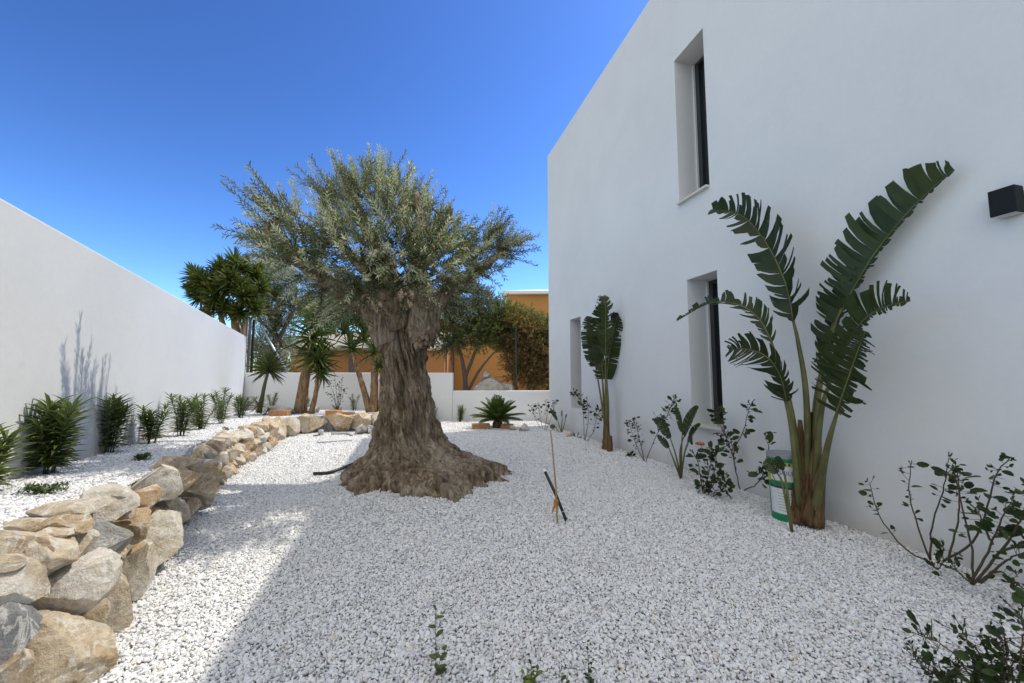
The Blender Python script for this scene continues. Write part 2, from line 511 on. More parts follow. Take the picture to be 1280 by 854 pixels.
def sheet(name, x0, x1, y0, y1, step, keep, hfun, mat, skirt=None):
    nx = int((x1 - x0) / step) + 1; ny = int((y1 - y0) / step) + 1
    idx = {}; V = []; Fc = []

    def vid(i, j):
        if (i, j) not in idx:
            x = x0 + i * step; y = y0 + j * step
            idx[(i, j)] = len(V); V.append((x, y, hfun(x, y)))
        return idx[(i, j)]
    cells = set()
    xs = x0 + (np.arange(nx) + .5) * step; ys = y0 + (np.arange(ny) + .5) * step
    X, Y = np.meshgrid(xs, ys, indexing='ij'); K = keep(X, Y)
    for i in range(nx):
        for j in range(ny):
            if K[i, j]:
                cells.add((i, j)); Fc.append((vid(i, j), vid(i + 1, j), vid(i + 1, j + 1), vid(i, j + 1)))
    if skirt is not None:
        low = {}

        def lv(a):
            if a not in low:
                low[a] = len(V); V.append((V[a][0], V[a][1], skirt))
            return low[a]
        for (i, j) in list(cells):
            for (di, dj, a, b2) in ((1, 0, (1, 0), (1, 1)), (-1, 0, (0, 1), (0, 0)), (0, 1, (1, 1), (0, 1)), (0, -1, (0, 0), (1, 0))):
                if (i + di, j + dj) not in cells:
                    p = vid(i + a[0], j + a[1]); q = vid(i + b2[0], j + b2[1])
                    Fc.append((q, p, lv(p), lv(q)))
    me = bpy.data.meshes.new(name); me.from_pydata(V, [], Fc); me.materials.append(mat)
    me.polygons.foreach_set('use_smooth', [True] * len(Fc)); me.update()
    o = bpy.data.objects.new(name, me); COL.objects.link(o); o['kind'] = 'structure'
    return o


def left_of_house(X, Y): return X * HN.x + Y * HN.y < DW - .0
def front_back(X, Y): return Y < 11.42


sheet('gravel_bed', -8.5, 8, -4, 11.5, .08, lambda X, Y: left_of_house(X, Y) & front_back(X, Y) & ~(inside_np(X, Y) & (pdist(X, Y) > .25)), lambda x, y: gh(x, y) - .012, M['bed'])
M['soil'] = simple('terrace_soil', (.20, .15, .10), .95, vary=.3, scale=10, bmp=.6)
sheet('terrace_bed', -8.5, 0, -3, 11.5, .06,
      lambda X, Y: inside_np(X, Y) & (pdist(X, Y) > .24) & ((X - CORNER.x) * LWN.x + (Y - CORNER.y) * LWN.y > -.05) & (Y < 11.42), lambda x, y: th(x, y) - .012, M['bed'], skirt=-.1)


# ------------------------------------------------------------------ rocks
def rock_mesh(name, seed, sub=3, cuts=9, rough=.06, depth_lo=.55):
    rr = random.Random(seed)
    bm = bmesh.new(); bmesh.ops.create_icosphere(bm, subdivisions=sub, radius=1)
    pl = [(rvec(rr), rr.uniform(depth_lo, .78)) for _ in range(cuts)]
    sh = Vector((rr.uniform(0, 99), rr.uniform(0, 99), rr.uniform(0, 99)))
    for v in bm.verts:
        for n_, d in pl:
            k = v.co.dot(n_) - d
            if k > 0: v.co -= n_ * k * .99
    for v in bm.verts:
        p = v.co
        v.co = p * (1 + rough * noise.noise(p * 2.2 + sh) + rough * .8 * noise.noise(p * 5 + sh) + rough * .6 * noise.noise(p * 11 + sh) + rough * .6 * abs(noise.noise(p * 21 + sh)))
    # normalise to unit half extents
    for i in range(3):
        lo = min(v.co[i] for v in bm.verts); hi = max(v.co[i] for v in bm.verts)
        for v in bm.verts: v.co[i] = (v.co[i] - (lo + hi) / 2) / ((hi - lo) / 2)
    me = bpy.data.meshes.new(name); bm.to_mesh(me); bm.free()
    return me


def rock(name, me, loc, size, rotz=0, tilt=(0, 0), mat=None, parent=None):
    me2 = me.copy(); me2.materials.clear(); me2.materials.append(mat)
    # sharp-ish stones: smooth only gentle angles
    me2.polygons.foreach_set('use_smooth', [True] * len(me2.polygons))
    me2.set_sharp_from_angle(angle=rad(20))
    o = bpy.data.objects.new(name, me2); COL.objects.link(o)
    o.location = loc; o.scale = size; o.rotation_euler = (tilt[0], tilt[1], rotz)
    if parent is not None:
        o.parent = parent; o.matrix_parent_inverse = Matrix.Translation(parent.location).inverted()
    return o


def bake(o):                                # bake scale into mesh so procedural textures keep world size
    s = Matrix.Diagonal((*o.scale, 1)); o.data.transform(s); o.scale = (1, 1, 1)


ROCKS_HI = [rock_mesh('stone_form', 300 + k, 5, 15 + k % 6, .045, .34) for k in range(14)]
ROCKS = [rock_mesh('stone_form', 100 + k, 4, 14 + k % 6, .035, .38) for k in range(16)]


def march(px, py):
    r = ray(px, py); r = r / r.y
    y = .7
    while y < 12:
        p = CAM + r * y
        if p.z <= gh(p.x, p.y): return p
        if p.z < .62 and inside(p.x, p.y):
            d = float(pdist(p.x, p.y))
            if d >= .25 * max(0, p.z) and p.z < th(p.x, p.y) + .03: return p
        y += .01
    return p


wall_t = thing('dry_stone_wall', 'low curved dry stone wall of tan and white rocks holding up the raised gravel bed', 'stone wall', (path[5].x, path[5].y, 0))
hand = [
    (58, 815, 66, 48, 'tan', 0), (12, 786, 24, 32, 'slate', 0), (18, 729, 27, 34, 'white', 0), (80, 737, 52, 32, 'cream', 0), (134, 748, 22, 36, 'tan', 0),
    (22, 677, 34, 19, 'tan', 0), (58, 696, 28, 30, 'tan', 1), (94, 684, 16, 28, 'white', 0), (126, 679, 29, 32, 'grey', 0), (162, 713, 27, 31, 'cream', 0),
    (188, 672, 34, 30, 'cream', 0), (163, 657, 20, 22, 'orange', 0), (98, 636, 42, 12, 'cream', 1), (83, 654, 25, 13, 'tan', 1), (42, 657, 24, 10, 'tan', 1),
    (137, 625, 30, 20, 'white', 0), (151, 638, 16, 13, 'orange', 0), (175, 624, 20, 15, 'orange', 0), (188, 603, 32, 22, 'cream', 0), (196, 644, 20, 17, 'tan', 0),
    (214, 645, 18, 26, 'cream', 0), (224, 603, 23, 21, 'tan', 0), (222, 580, 28, 12, 'tan', 1), (240, 577, 13, 15, 'tan', 0), (257, 593, 18, 16, 'tan', 0),
    (247, 618, 19, 18, 'tan', 0), (239, 637, 13, 16, 'tan', 0), (205, 622, 15, 12, 'tan', 0), (108, 668, 12, 10, 'cream', 0), (140, 690, 14, 9, 'tan', 1), (262, 611, 12, 12, 'tan', 0),
    (112, 770, 18, 14, 'tan', 0), (5, 838, 26, 26, 'tan', 0), (10, 700, 16, 12, 'tan', 1), (70, 668, 16, 10, 'tan', 1), (178, 690, 14, 10, 'tan', 1), (215, 672, 12, 12, 'tan', 0)]
ns = 0
yaw0 = math.atan2(HD.y, HD.x)
for k, (px, py, hw, hh, tone, flat) in enumerate(hand):
    p = march(px, py); dist = (p - CAM).length; s = p.y / F
    sx, sz = hw * s * 1.0, hh * s * 1.0
    sy = min(.24, (sx + sz) * .5 * (.9 if not flat else 1.1))
    q = p + (p - CAM).normalized() * sy * .30
    yaw = math.atan2(p.x, p.y) * -1 + R.uniform(-.15, .15)
    o = rock('stone', ROCKS_HI[(k * 5) % 14], q, (sx, sy, sz), yaw, (R.uniform(-.1, .1), R.uniform(-.14, .14)), STONES[tone], wall_t); bake(o); ns += 1

# far courses along the path
def along(s):
    i = 0
    seg = [(path[k + 1] - path[k]).length for k in range(len(path) - 1)]
    while i < len(seg) - 1 and s > seg[i]:
        s -= seg[i]; i += 1
    t = (path[i + 1] - path[i]).normalized()
    return path[i] + t * s, t


tot = sum((path[k + 1] - path[k]).length for k in range(len(path) - 1))
s0 = sum((path[k + 1] - path[k]).length for k in range(6))    # from the bulge
s_end = tot - 1.2
sm_ = s0 + 2.9
for (sa, sb2, nrow, w0, w1) in ((s0, sm_, 3, .15, .25), (sm_, tot - .25, 1, .34, .62)):
    for row in range(nrow):
        s = sa + R.uniform(-.05, .08)
        while s < sb2 and ns < 100:
            wdt = R.uniform(w0, w1)
            p, t = along(s + wdt / 2)
            H = th(p.x, p.y) + .05; nrm = Vector((-t.y, t.x, 0))
            z = H * (.5 + row) / nrow * .93 + R.uniform(-.02, .02)
            c = p + nrm * (.05 + .25 * z + R.uniform(-.02, .02)); c.z = z + gh(p.x, p.y)
            tone = R.choice(['tan', 'orange', 'cream', 'orange', 'cream', 'white', 'tan'] if nrow == 3 else ['orange', 'orange', 'cream', 'tan'])
            o = rock('stone', ROCKS[R.randrange(16)], c, (wdt * .58, R.uniform(.13, .17), H / nrow * R.uniform(.52, .64)), math.atan2(t.y, t.x) + R.uniform(-.25, .25), (R.uniform(-.2, .2), R.uniform(-.2, .2)), STONES[tone], wall_t)
            bake(o); ns += 1
            s += wdt * .98
print('stones', ns)

# ------------------------------------------------------------------ pebbles (stuff)
pc = bpy.data.collections.new('pebble_forms')
for k in range(8):
    rr = random.Random(500 + k)
    bm = bmesh.new(); bmesh.ops.create_icosphere(bm, subdivisions=2, radius=1)
    pl = [(rvec(rr), rr.uniform(.5, .8)) for _ in range(7)]
    for v in bm.verts:
        for n_, d in pl:
            q = v.co.dot(n_) - d
            if q > 0: v.co -= n_ * q * .9
        v.co *= 1 + .06 * noise.noise(v.co * 2 + Vector((k * 7, 0, 0)))
    me = bpy.data.meshes.new('pebble'); bm.to_mesh(me); bm.free(); me.materials.append(M['pebble'])
    me.polygons.foreach_set('use_smooth', [True] * len(me.polygons)); me.set_sharp_from_angle(angle=rad(28))
    o = bpy.data.objects.new('pebble_form', me); pc.objects.link(o)


def gn_group():
    ng = bpy.data.node_groups.new('pebble_scatter', 'GeometryNodeTree')
    ng.interface.new_socket('Geometry', in_out='INPUT', socket_type='NodeSocketGeometry')
    ng.interface.new_socket('Geometry', in_out='OUTPUT', socket_type='NodeSocketGeometry')
    gi = ng.nodes.new('NodeGroupInput'); go = ng.nodes.new('NodeGroupOutput')
    ci = ng.nodes.new('GeometryNodeCollectionInfo'); ci.inputs['Collection'].default_value = pc
    ci.inputs['Separate Children'].default_value = True; ci.inputs['Reset Children'].default_value = True
    ip = ng.nodes.new('GeometryNodeInstanceOnPoints'); ip.inputs['Pick Instance'].default_value = True

    def attr(nm, t):
        a = ng.nodes.new('GeometryNodeInputNamedAttribute'); a.data_type = t; a.inputs['Name'].default_value = nm
        return [o for o in a.outputs if o.enabled and o.name == 'Attribute'][0]
    L = ng.links.new
    L(gi.outputs[0], ip.inputs['Points']); L(ci.outputs[0], ip.inputs['Instance'])
    L(attr('pick', 'INT'), ip.inputs['Instance Index'])
    e2r = ng.nodes.new('FunctionNodeEulerToRotation'); L(attr('rot', 'FLOAT_VECTOR'), e2r.inputs[0]); L(e2r.outputs[0], ip.inputs['Rotation'])
    L(attr('siz', 'FLOAT_VECTOR'), ip.inputs['Scale'])
    L(ip.outputs[0], go.inputs[0])
    return ng


NG = gn_group()


def pebbles(name, pts, sizes, seed):
    rng = np.random.default_rng(seed); n = len(pts)
    me = bpy.data.meshes.new(name); me.vertices.add(n); me.vertices.foreach_set('co', pts.astype(np.float32).ravel())
    a = me.attributes.new('pick', 'INT', 'POINT'); a.data.foreach_set('value', rng.integers(0, 8, n).astype(np.int32))
    rot = np.stack([rng.normal(0, .45, n), rng.normal(0, .45, n), rng.uniform(0, 6.283, n)], 1)
    a = me.attributes.new('rot', 'FLOAT_VECTOR', 'POINT'); a.data.foreach_set('vector', rot.astype(np.float32).ravel())
    s = sizes[:, None] * np.stack([rng.uniform(.85, 1.3, n), rng.uniform(.65, 1.0, n), rng.uniform(.5, .8, n)], 1)
    a = me.attributes.new('siz', 'FLOAT_VECTOR', 'POINT'); a.data.foreach_set('vector', s.astype(np.float32).ravel())
    me.update()
    o = bpy.data.objects.new(name, me); COL.objects.link(o); o['kind'] = 'stuff'
    md = o.modifiers.new('scatter', 'NODES'); md.node_group = NG
    return o


def grid_pts(x0, x1, y0, y1, step, rng):
    nx = int((x1 - x0) / step); ny = int((y1 - y0) / step)
    X, Y = np.meshgrid(x0 + np.arange(nx) * step, y0 + np.arange(ny) * step, indexing='ij')
    X = X.ravel() + rng.uniform(-.5, .5, X.size) * step; Y = Y.ravel() + rng.uniform(-.5, .5, Y.size) * step
    return X, Y


rng = np.random.default_rng(3)
allp = []; alls = []
tp = []; tsz = []
for (y0, y1, st, sz) in ((.6, 3.2, .0116, .0090), (3.2, 5.6, .0138, .0104), (5.6, 11.38, .020, .0140)):
    X, Y = grid_pts(-6.9, 6.2, y0, y1, st, rng)
    vis = (np.abs(X) < 1.35 * Y + 1.0)
    X = X[vis]; Y = Y[vis]
    ins = inside_np(X, Y); pd = pdist(X, Y)
    lo = (X * HN.x + Y * HN.y < DW - .005) & ~(ins & (pd > .12))
    lx, ly = X[lo], Y[lo]
    z = np.array([gh(a, b2) for a, b2 in zip(lx, ly)])
    s = sz * np.clip(rng.lognormal(0, .28, len(lx)), .5, 1.9)
    allp.append(np.stack([lx, ly, z + rng.uniform(-.006, .006, len(lx))], 1)); alls.append(s)
    hi = ins & (pd > .22) & ((X - CORNER.x) * LWN.x + (Y - CORNER.y) * LWN.y > .01)
    hx, hy = X[hi], Y[hi]
    hpd = pd[hi]
    z = np.array([.60 - .027 * b2 + .02 * noise.noise(Vector((a * .8, b2 * .8, 9.2))) + .05 * min(1.0, max(0, d - .3)) * max(0, 1 - b2 / 6) for a, b2, d in zip(hx, hy, hpd)])
    s = sz * np.clip(rng.lognormal(0, .28, len(hx)), .5, 1.9)
    tp.append(np.stack([hx, hy, z + rng.uniform(-.006, .006, len(hx))], 1)); tsz.append(s)
pebbles('white_gravel', np.concatenate(allp), np.concatenate(alls), 1)
pebbles('white_terrace_gravel', np.concatenate(tp), np.concatenate(tsz), 2)
print('pebbles', sum(map(len, allp)), sum(map(len, tp)))

# ------------------------------------------------------------------ house
HZ = W(686, 193).z
house = thing('house', 'tall plain white rendered house with narrow deep window slots on the right', 'house', HO)
wins = []
for (ft, fb, nt_, nb) in (((840.7, 77.8), (851.4, 255), (875.7, 38.9), (890, 232.5)),
                          ((857.5, 351), (866.5, 533), (896, 337), (905, 538)),
                          ((713, 399), (713, 511), (726.5, 396), (726.5, 511.5))):
    a = [W(*q) for q in (ft, fb, nt_, nb)]
    t1 = (house_t(a[0]) + house_t(a[1])) / 2; t0 = (house_t(a[2]) + house_t(a[3])) / 2
    z1 = (a[0].z + a[2].z) / 2; z0 = (a[1].z + a[3].z) / 2
    wins.append((t0, t1, z0, z1)); print('win', t0, t1, z0, z1)
TN = -7.0; REV = .36


def HP(t, e, z): return HO + HD * t + HN * e + Vector((0, 0, z))


mb = MB()
ts = sorted({TN, HT, *[w[0] for w in wins], *[w[1] for w in wins]}); zs = sorted({-.1, HZ, *[w[2] for w in wins], *[w[3] for w in wins]})
for i in range(len(ts) - 1):
    for j in range(len(zs) - 1):
        tm = (ts[i] + ts[i + 1]) / 2; zm = (zs[j] + zs[j + 1]) / 2
        if any(w[0] < tm < w[1] and w[2] < zm < w[3] for w in wins): continue
        mb.face([HP(ts[i], 0, zs[j]), HP(ts[i], 0, zs[j + 1]), HP(ts[i + 1], 0, zs[j + 1]), HP(ts[i + 1], 0, zs[j])])
for (t0, t1, z0, z1) in wins:
    for (A, B) in (((t0, z0), (t0, z1)), ((t0, z1), (t1, z1)), ((t1, z1), (t1, z0)), ((t1, z0), (t0, z0))):
        mb.face([HP(A[0], 0, A[1]), HP(B[0], 0, B[1]), HP(B[0], REV + .3, B[1]), HP(A[0], REV + .3, A[1])])
    mb.face([HP(t0, REV + .3, z0), HP(t1, REV + .3, z0), HP(t1, REV + .3, z1), HP(t0, REV + .3, z1)])
DEP = 9.0
for (A, B) in (((HT, 0), (HT, DEP)), ((HT, DEP), (TN, DEP)), ((TN, DEP), (TN, 0))):
    mb.face([HP(A[0], A[1], -.1), HP(A[0], A[1], HZ), HP(B[0], B[1], HZ), HP(B[0], B[1], -.1)])
wl = mb.build('wall', M['house'], house)
bm = bmesh.new(); bm.from_mesh(wl.data); bmesh.ops.remove_doubles(bm, verts=bm.verts, dist=1e-4); bm.to_mesh(wl.data); bm.free()
mb = MB(); mb.box(HP((TN + HT) / 2, DEP / 2, HZ - .1), (HT - TN - .02, DEP - .02, .12), (HD, HN, Vector((0, 0, 1))))
mb.build('roof', M['white_trim'], house)
for k, (t0, t1, z0, z1) in enumerate(wins):
    w = MB(); zc = (z0 + z1) / 2; tcn = (t0 + t1) / 2; hgt = z1 - z0; wid = t1 - t0; AX = (HD, HN, Vector((0, 0, 1)))
    fw = .045; e = REV
    for (tt, zz, a, bb) in ((t0 + fw / 2 + .003, zc, fw, hgt - .006), (t1 - fw / 2 - .003, zc, fw, hgt - .006)):
        w.box(HP(tt, e, zz), (a, .07, bb), AX)
    for zz in (z0 + fw / 2 + .003, z1 - fw / 2 - .003):
        w.box(HP(tcn, e, zz), (wid - 2 * fw - .008, .07, fw), AX)
    # inner sash
    f2 = .04
    for tt in (t0 + fw + f2 / 2 + .004, t1 - fw - f2 / 2 - .004):
        w.box(HP(tt, e - .012, zc), (f2, .05, hgt - 2 * fw - .012), AX)
    fr = w.build('window', M['frame'], house, bevel=.004)
    q_ = MB(); q_.box(HP(t1 - .012, e - .05, zc), (.018, .03, hgt - .012), AX); q_.build('seal', M['white_trim'], fr)
    p = MB(); p.box(HP(tcn, e + .01, zc), (wid - 2 * fw - 2 * f2 - .004, .012, hgt - 2 * fw - .014), AX); p.build('pane', M['glass'], fr)
    if k < 2:
        s_ = MB(); s_.box(HP(tcn, (REV - .05) / 2 - .03, z0 + .012), (wid - .004, REV + .0, .03), AX); s_.build('sill', M['sill'], fr, bevel=.004)


# wall lamps: up-down boxes
def wall_lamp(px, py, hw, hh, label):
    c = W(px, py, .09); s = (c - CAM).dot(Vector((0, 1, 0))) / F
    L = thing('wall_lamp', label, 'wall lamp', W(px, py, 0), 'up and down wall lamps on the house')
    AX = (HD, HN, Vector((0, 0, 1)))
    b_ = MB(); b_.box(HP(house_t(c), -.062, c.z), (.115, .085, .165), AX); b_.build('housing', M['lamp'], L, bevel=.004)
    b_ = MB(); b_.box(HP(house_t(c), -.007, c.z), (.10, .014, .12), AX); b_.build('back_plate', M['lamp'], L)
    b_ = MB(); b_.box(HP(house_t(c), -.062, c.z - .0815), (.10, .07, .008), AX); b_.build('lens', M['lens'], L)


wall_lamp(1254, 252, 20, 20, 'black square wall lamp high on the house wall right of the big strelitzia')
wall_lamp(766, 397, 5, 8, 'small black wall lamp beside the far ground floor window, behind the slim plant')

# ------------------------------------------------------------------ boundary walls
UP = Vector((0, 0, 1))
top_z = AT(307, 421, CORNER.y).z
mid = lw(7.0) - LWN * .125
mb = MB(); mb.box(mid + UP * (top_z / 2 - .05), (14.0, .25, top_z + .1), (LWD, LWN, UP))
sp = lw(0)
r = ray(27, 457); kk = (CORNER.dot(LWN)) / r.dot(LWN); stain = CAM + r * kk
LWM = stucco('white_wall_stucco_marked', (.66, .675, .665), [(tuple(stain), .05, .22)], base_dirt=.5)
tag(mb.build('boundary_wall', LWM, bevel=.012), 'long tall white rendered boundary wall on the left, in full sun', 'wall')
gate_x = AT(566, 470, 11.4).x
z_hi = AT(450, 466, 11.4).z; z_lo = AT(620, 488.5, 11.4).z
bw_t = thing('garden_wall', 'low white stepped wall closing the far end of the garden', 'wall', (-3, 11.5, 0))
xr = HCORNER.x + .6
mb = MB(); mb.box(((CORNER.x + gate_x) / 2, 11.5, z_hi / 2 - .05), (gate_x - CORNER.x, .2, z_hi + .1)); mb.build('high_section', M['wall'], bw_t, bevel=.02)
mb = MB(); mb.box(((xr + gate_x) / 2, 11.5, z_lo / 2 - .05), (xr - gate_x - .004, .196, z_lo + .1)); mb.build('low_section', M['wall'], bw_t, bevel=.02)

# ------------------------------------------------------------------ olive tree
olive = thing('olive_tree', 'old olive tree with a thick gnarled trunk and grey green crown in the gravel', 'olive tree', (TREE.x, TREE.y, gh(TREE.x, TREE.y)))
prof = [(630, 428, 624), (612, 430, 622), (600, 434, 618), (590, 443, 610), (578, 453, 596), (565, 460, 578), (550, 466, 562), (535, 470, 553), (515, 473, 548), (495, 474, 544), (475, 475, 540), (455, 473, 538), (438, 469, 538), (420, 467, 540), (405, 468, 543), (392, 474, 540), (384, 490, 530)]
YT = TREE.y
rows = []
for (py, x0, x1) in prof:
    # silhouette sits at the trunk axis depth; lower rows lie nearer, on the flared front
    a = AT(x0, py, YT); b2 = AT(x1, py, YT)
    rows.append((a.z, (a.x + b2.x) / 2, (b2.x - a.x) / 2))
# the base rows (below y=580) in the picture are the flare's front; place them at true heights
zs_ = np.array([r_[0] for r_ in rows]); cx_ = np.array([r_[1] for r_ in rows]); hw_ = np.array([r_[2] for r_ in rows])
zbase = gh(TREE.x, TREE.y) - .10
zt = np.linspace(0, 1, 230)
ztop = zs_[-1]
# remap heights: picture rows 630..565 span the flare
zmap_src = zs_.copy(); zmap_dst = zs_.copy()
lowz = zs_[5]
for i in range(5):
    f_ = i / 5.0
    zmap_dst[i] = zbase + (lowz - zbase) * (f_ ** 1.1)
NS = 320
mbV = []; mbF = []
for i, u in enumerate(zt):
    z = zbase + (ztop - zbase) * u
    cx = np.interp(z, zmap_dst, cx_); hw = np.interp(z, zmap_dst, hw_)
    hgt = z - zbase; hw *= 1 - .13 * min(1, max(0, (hgt - .25) / .3))
    fl = max(0.0, 1 - hgt / .55)
    for k in range(NS):
        a = 2 * math.pi * k / NS
        tw = a + .55 * hgt
        ca, sa = math.cos(tw), math.sin(tw)
        P3 = Vector((ca, sa, hgt * .36))
        rdg = 1 - abs(noise.noise(P3 * 2.3 + Vector((5, 1, 0)))) * 2
        rdg2 = 1 - abs(noise.noise(P3 * 5.1 + Vector((1, 9, 0)))) * 2
        fine = noise.noise(Vector((ca * 15, sa * 15, hgt * 2.2)))
        ff = noise.noise(Vector((ca * 34, sa * 34, hgt * 5)))
        Q = Vector((math.cos(a) * hw * 1.6, math.sin(a) * hw * 1.6, z * 1.6))
        lump = noise.noise(Q * 2.6) + .7 * noise.noise(Q * 5.5) + .45 * noise.noise(Q * 11)
        knob = max(0, noise.noise(Q * 4.2 + Vector((3, 3, 3)))) ** 1
        am = .055 + .05 * fl
        colm = (1 - abs(noise.noise(Vector((ca * 2.4, sa * 2.4, hgt * .5 + 4))))) ** 2
        vd = noise.voronoi(Vector((math.cos(tw) * 2.6, math.sin(tw) * 2.6, hgt * .75 + 2)))[0]
        strand = min(1.0, (vd[1] - vd[0]) / .45)
        wb = .25 * noise.noise(Vector((ca * 3, sa * 3, hgt * 3))); vk = noise.voronoi(Vector((math.cos(a + wb) * 3.4, math.sin(a + wb) * 3.4, hgt * 1.9)))[0]
        knuck = min(1.0, (vk[1] - vk[0]) / .5)
        vk2 = noise.voronoi(Vector((math.cos(a + wb) * 8, math.sin(a + wb) * 8, hgt * 6.5)))[0]
        relief = .085 * (1 - fl) * (strand - .8) + .115 * fl ** .7 * (knuck - .65) + (.022 + .02 * fl) * (min(1, (vk2[1] - vk2[0]) / .5) - .5)
        rr_ = relief + hw * (.93 + am * rdg * 1.5 + .06 * rdg2 - .03) + .030 * fine + .014 * ff - .055 * (1 - abs(noise.noise(P3 * 3.3 + Vector((7, 2, 4))))) ** 7 - .03 * (1 - abs(noise.noise(P3 * 7.0))) ** 6 + .03 + .06 * (colm - .6) + lump * (.022 + .035 * fl) + knob * (.05 + .06 * fl) - .03 * fl
        if fl > 0:
            rr_ *= 1 + .10 * fl * math.sin(5 * a + 1.0 + 2 * noise.noise(Vector((ca, sa, 0)))) * fl + .09 * fl * (1 - abs(noise.noise(Vector((math.cos(a) * 5, math.sin(a) * 5, hgt * 1.2)))) * 2.2) * fl
        if u > .93:
            rr_ *= math.sqrt(max(0.0, 1 - ((u - .93) / .07) ** 2)) * .999 + .001
        yy = .88 - .02 * fl
        mbV.append((cx + rr_ * math.cos(a), YT + rr_ * math.sin(a) * yy, z + .02 * fl * lump))
for i in range(len(zt) - 1):
    for k in range(NS):
        a = i * NS + k; c2 = i * NS + (k + 1) % NS
        mbF.append((a, c2, c2 + NS, a + NS))
mbF.append(tuple((len(zt) - 1) * NS + k for k in range(NS)))
mb = MB(); mb.v = mbV; mb.f = mbF; mb.m = [0] * len(mbF)
mb.build('trunk', M['olive_bark'], olive, smooth=True)


def PT(px, py, dy=0.0): return AT(px, py, YT + dy)


# burl and root knob
def lumpy(name, c, rx, ry, rz, mat, parent, seed=0, amp=.22):
    bm = bmesh.new(); bmesh.ops.create_icosphere(bm, subdivisions=5, radius=1)
    sh = Vector((seed * 3.1, 0, 0))
    for v in bm.verts:
        p = v.co.copy()
        vv = noise.voronoi(Vector((p.x * 3.4, p.y * 3.4, p.z * 1.5)) + sh)[0]; k = .95 + .22 * (min(1, (vv[1] - vv[0]) / .4) - .6) + amp * noise.noise(p * 1.7 + sh) + amp * .7 * noise.noise(p * 3.7 + sh) + amp * .35 * noise.noise(p * 8 + sh) + amp * .2 * noise.noise(Vector((p.x * 14, p.y * 14, p.z * 3)))
        v.co = Vector((p.x * rx * k, p.y * ry * k, p.z * rz * k)) + Vector(c)
    me = bpy.data.meshes.new(name); bm.to_mesh(me); bm.free(); me.materials.append(mat)
    me.polygons.foreach_set('use_smooth', [True] * len(me.polygons))
    o = bpy.data.objects.new(name, me); COL.objects.link(o); o.parent = parent
    o.matrix_parent_inverse = Matrix.Translation(parent.location).inverted()
    return o


lumpy('burl', PT(529, 408, -.22), .17, .17, .27, M['olive_bark'], olive, 1)
lumpy('burl', PT(483, 418, -.14), .14, .16, .27, M['olive_bark'], olive, 4, .18)
lumpy('root_knob', PT(545, 545, .05), .07, .09, .13, M['olive_bark'], olive, 7)
limbs = [
    ([(488, 430, -.1), (474, 398, -.12), (440, 372, -.2), (400, 345, -.45), (362, 318, -.75), (330, 290, -.9)], [.19, .16, .12, .09, .07, .04]),
    ([(500, 412, .05), (494, 360, .15), (472, 310, .2), (448, 262, .2), (430, 225, .2)], [.18, .12, .09, .06, .03]),
    ([(522, 415, -.15), (530, 365, -.3), (518, 320, -.4), (525, 275, -.4), (520, 240, -.3)], [.15, .11, .08, .055, .03]),
    ([(528, 405, .05), (556, 368, .1), (594, 340, .15), (632, 312, .2)], [.15, .10, .075, .035]),
    ([(510, 405, .2), (518, 350, .5), (548, 300, .7), (565, 260, .6)], [.15, .10, .06, .03]),
    ([(492, 405, .2), (468, 350, .6), (430, 310, .8), (400, 270, .8)], [.14, .09, .06, .03]),
    ([(498, 405, -.2), (480, 360, -.5), (450, 330, -.8), (420, 300, -.9)], [.13, .08, .06, .03]),
]
LP = []
for pts, rr_ in limbs:
    sm = smooth_path([PT(*p) for p in pts], 22); rad_ = np.interp(np.linspace(0, 1, 22), np.linspace(0, 1, len(rr_)), rr_)
    mb = MB(); mb.tube(sm, list(rad_), 16, wob=.22, ws=7); mb.build('limb', M['olive_bark'], olive, smooth=True)
    LP += sm
clusters = [(328, 262, 0, .34), (318, 296, .2, .30), (346, 318, -.3, .36), (382, 345, 0, .34), (400, 300, -.5, .42), (402, 232, .1, .30), (415, 262, .4, .38),
            (440, 222, -.2, .36), (450, 280, 0, .45), (445, 335, -.8, .42), (476, 214, .3, .30), (490, 250, -.3, .40), (500, 308, -.9, .45), (518, 240, .3, .32), (540, 280, -.2, .42),
            (545, 328, -.8, .42), (580, 300, .2, .36), (602, 330, -.1, .32), (622, 300, .2, .30), (640, 312, .4, .26), (560, 360, .1, .36), (505, 352, -.5, .34),
            (432, 378, 0, .36), (470, 350, .8, .45), (540, 345, .9, .42), (402, 380, .4, .32), (585, 368, .5, .34), (420, 320, .9, .45), (450, 372, -.4, .28), (560, 385, .3, .28), (645, 300, .1, .24)]
rn = random.Random(11)
CC = PT(490, 340, 0)
lp, ld, ln, ll, lw_ = [], [], [], [], []
lp2, ld2, ln2, ll2, lw2 = [], [], [], [], []
tw = MB(); br = MB()
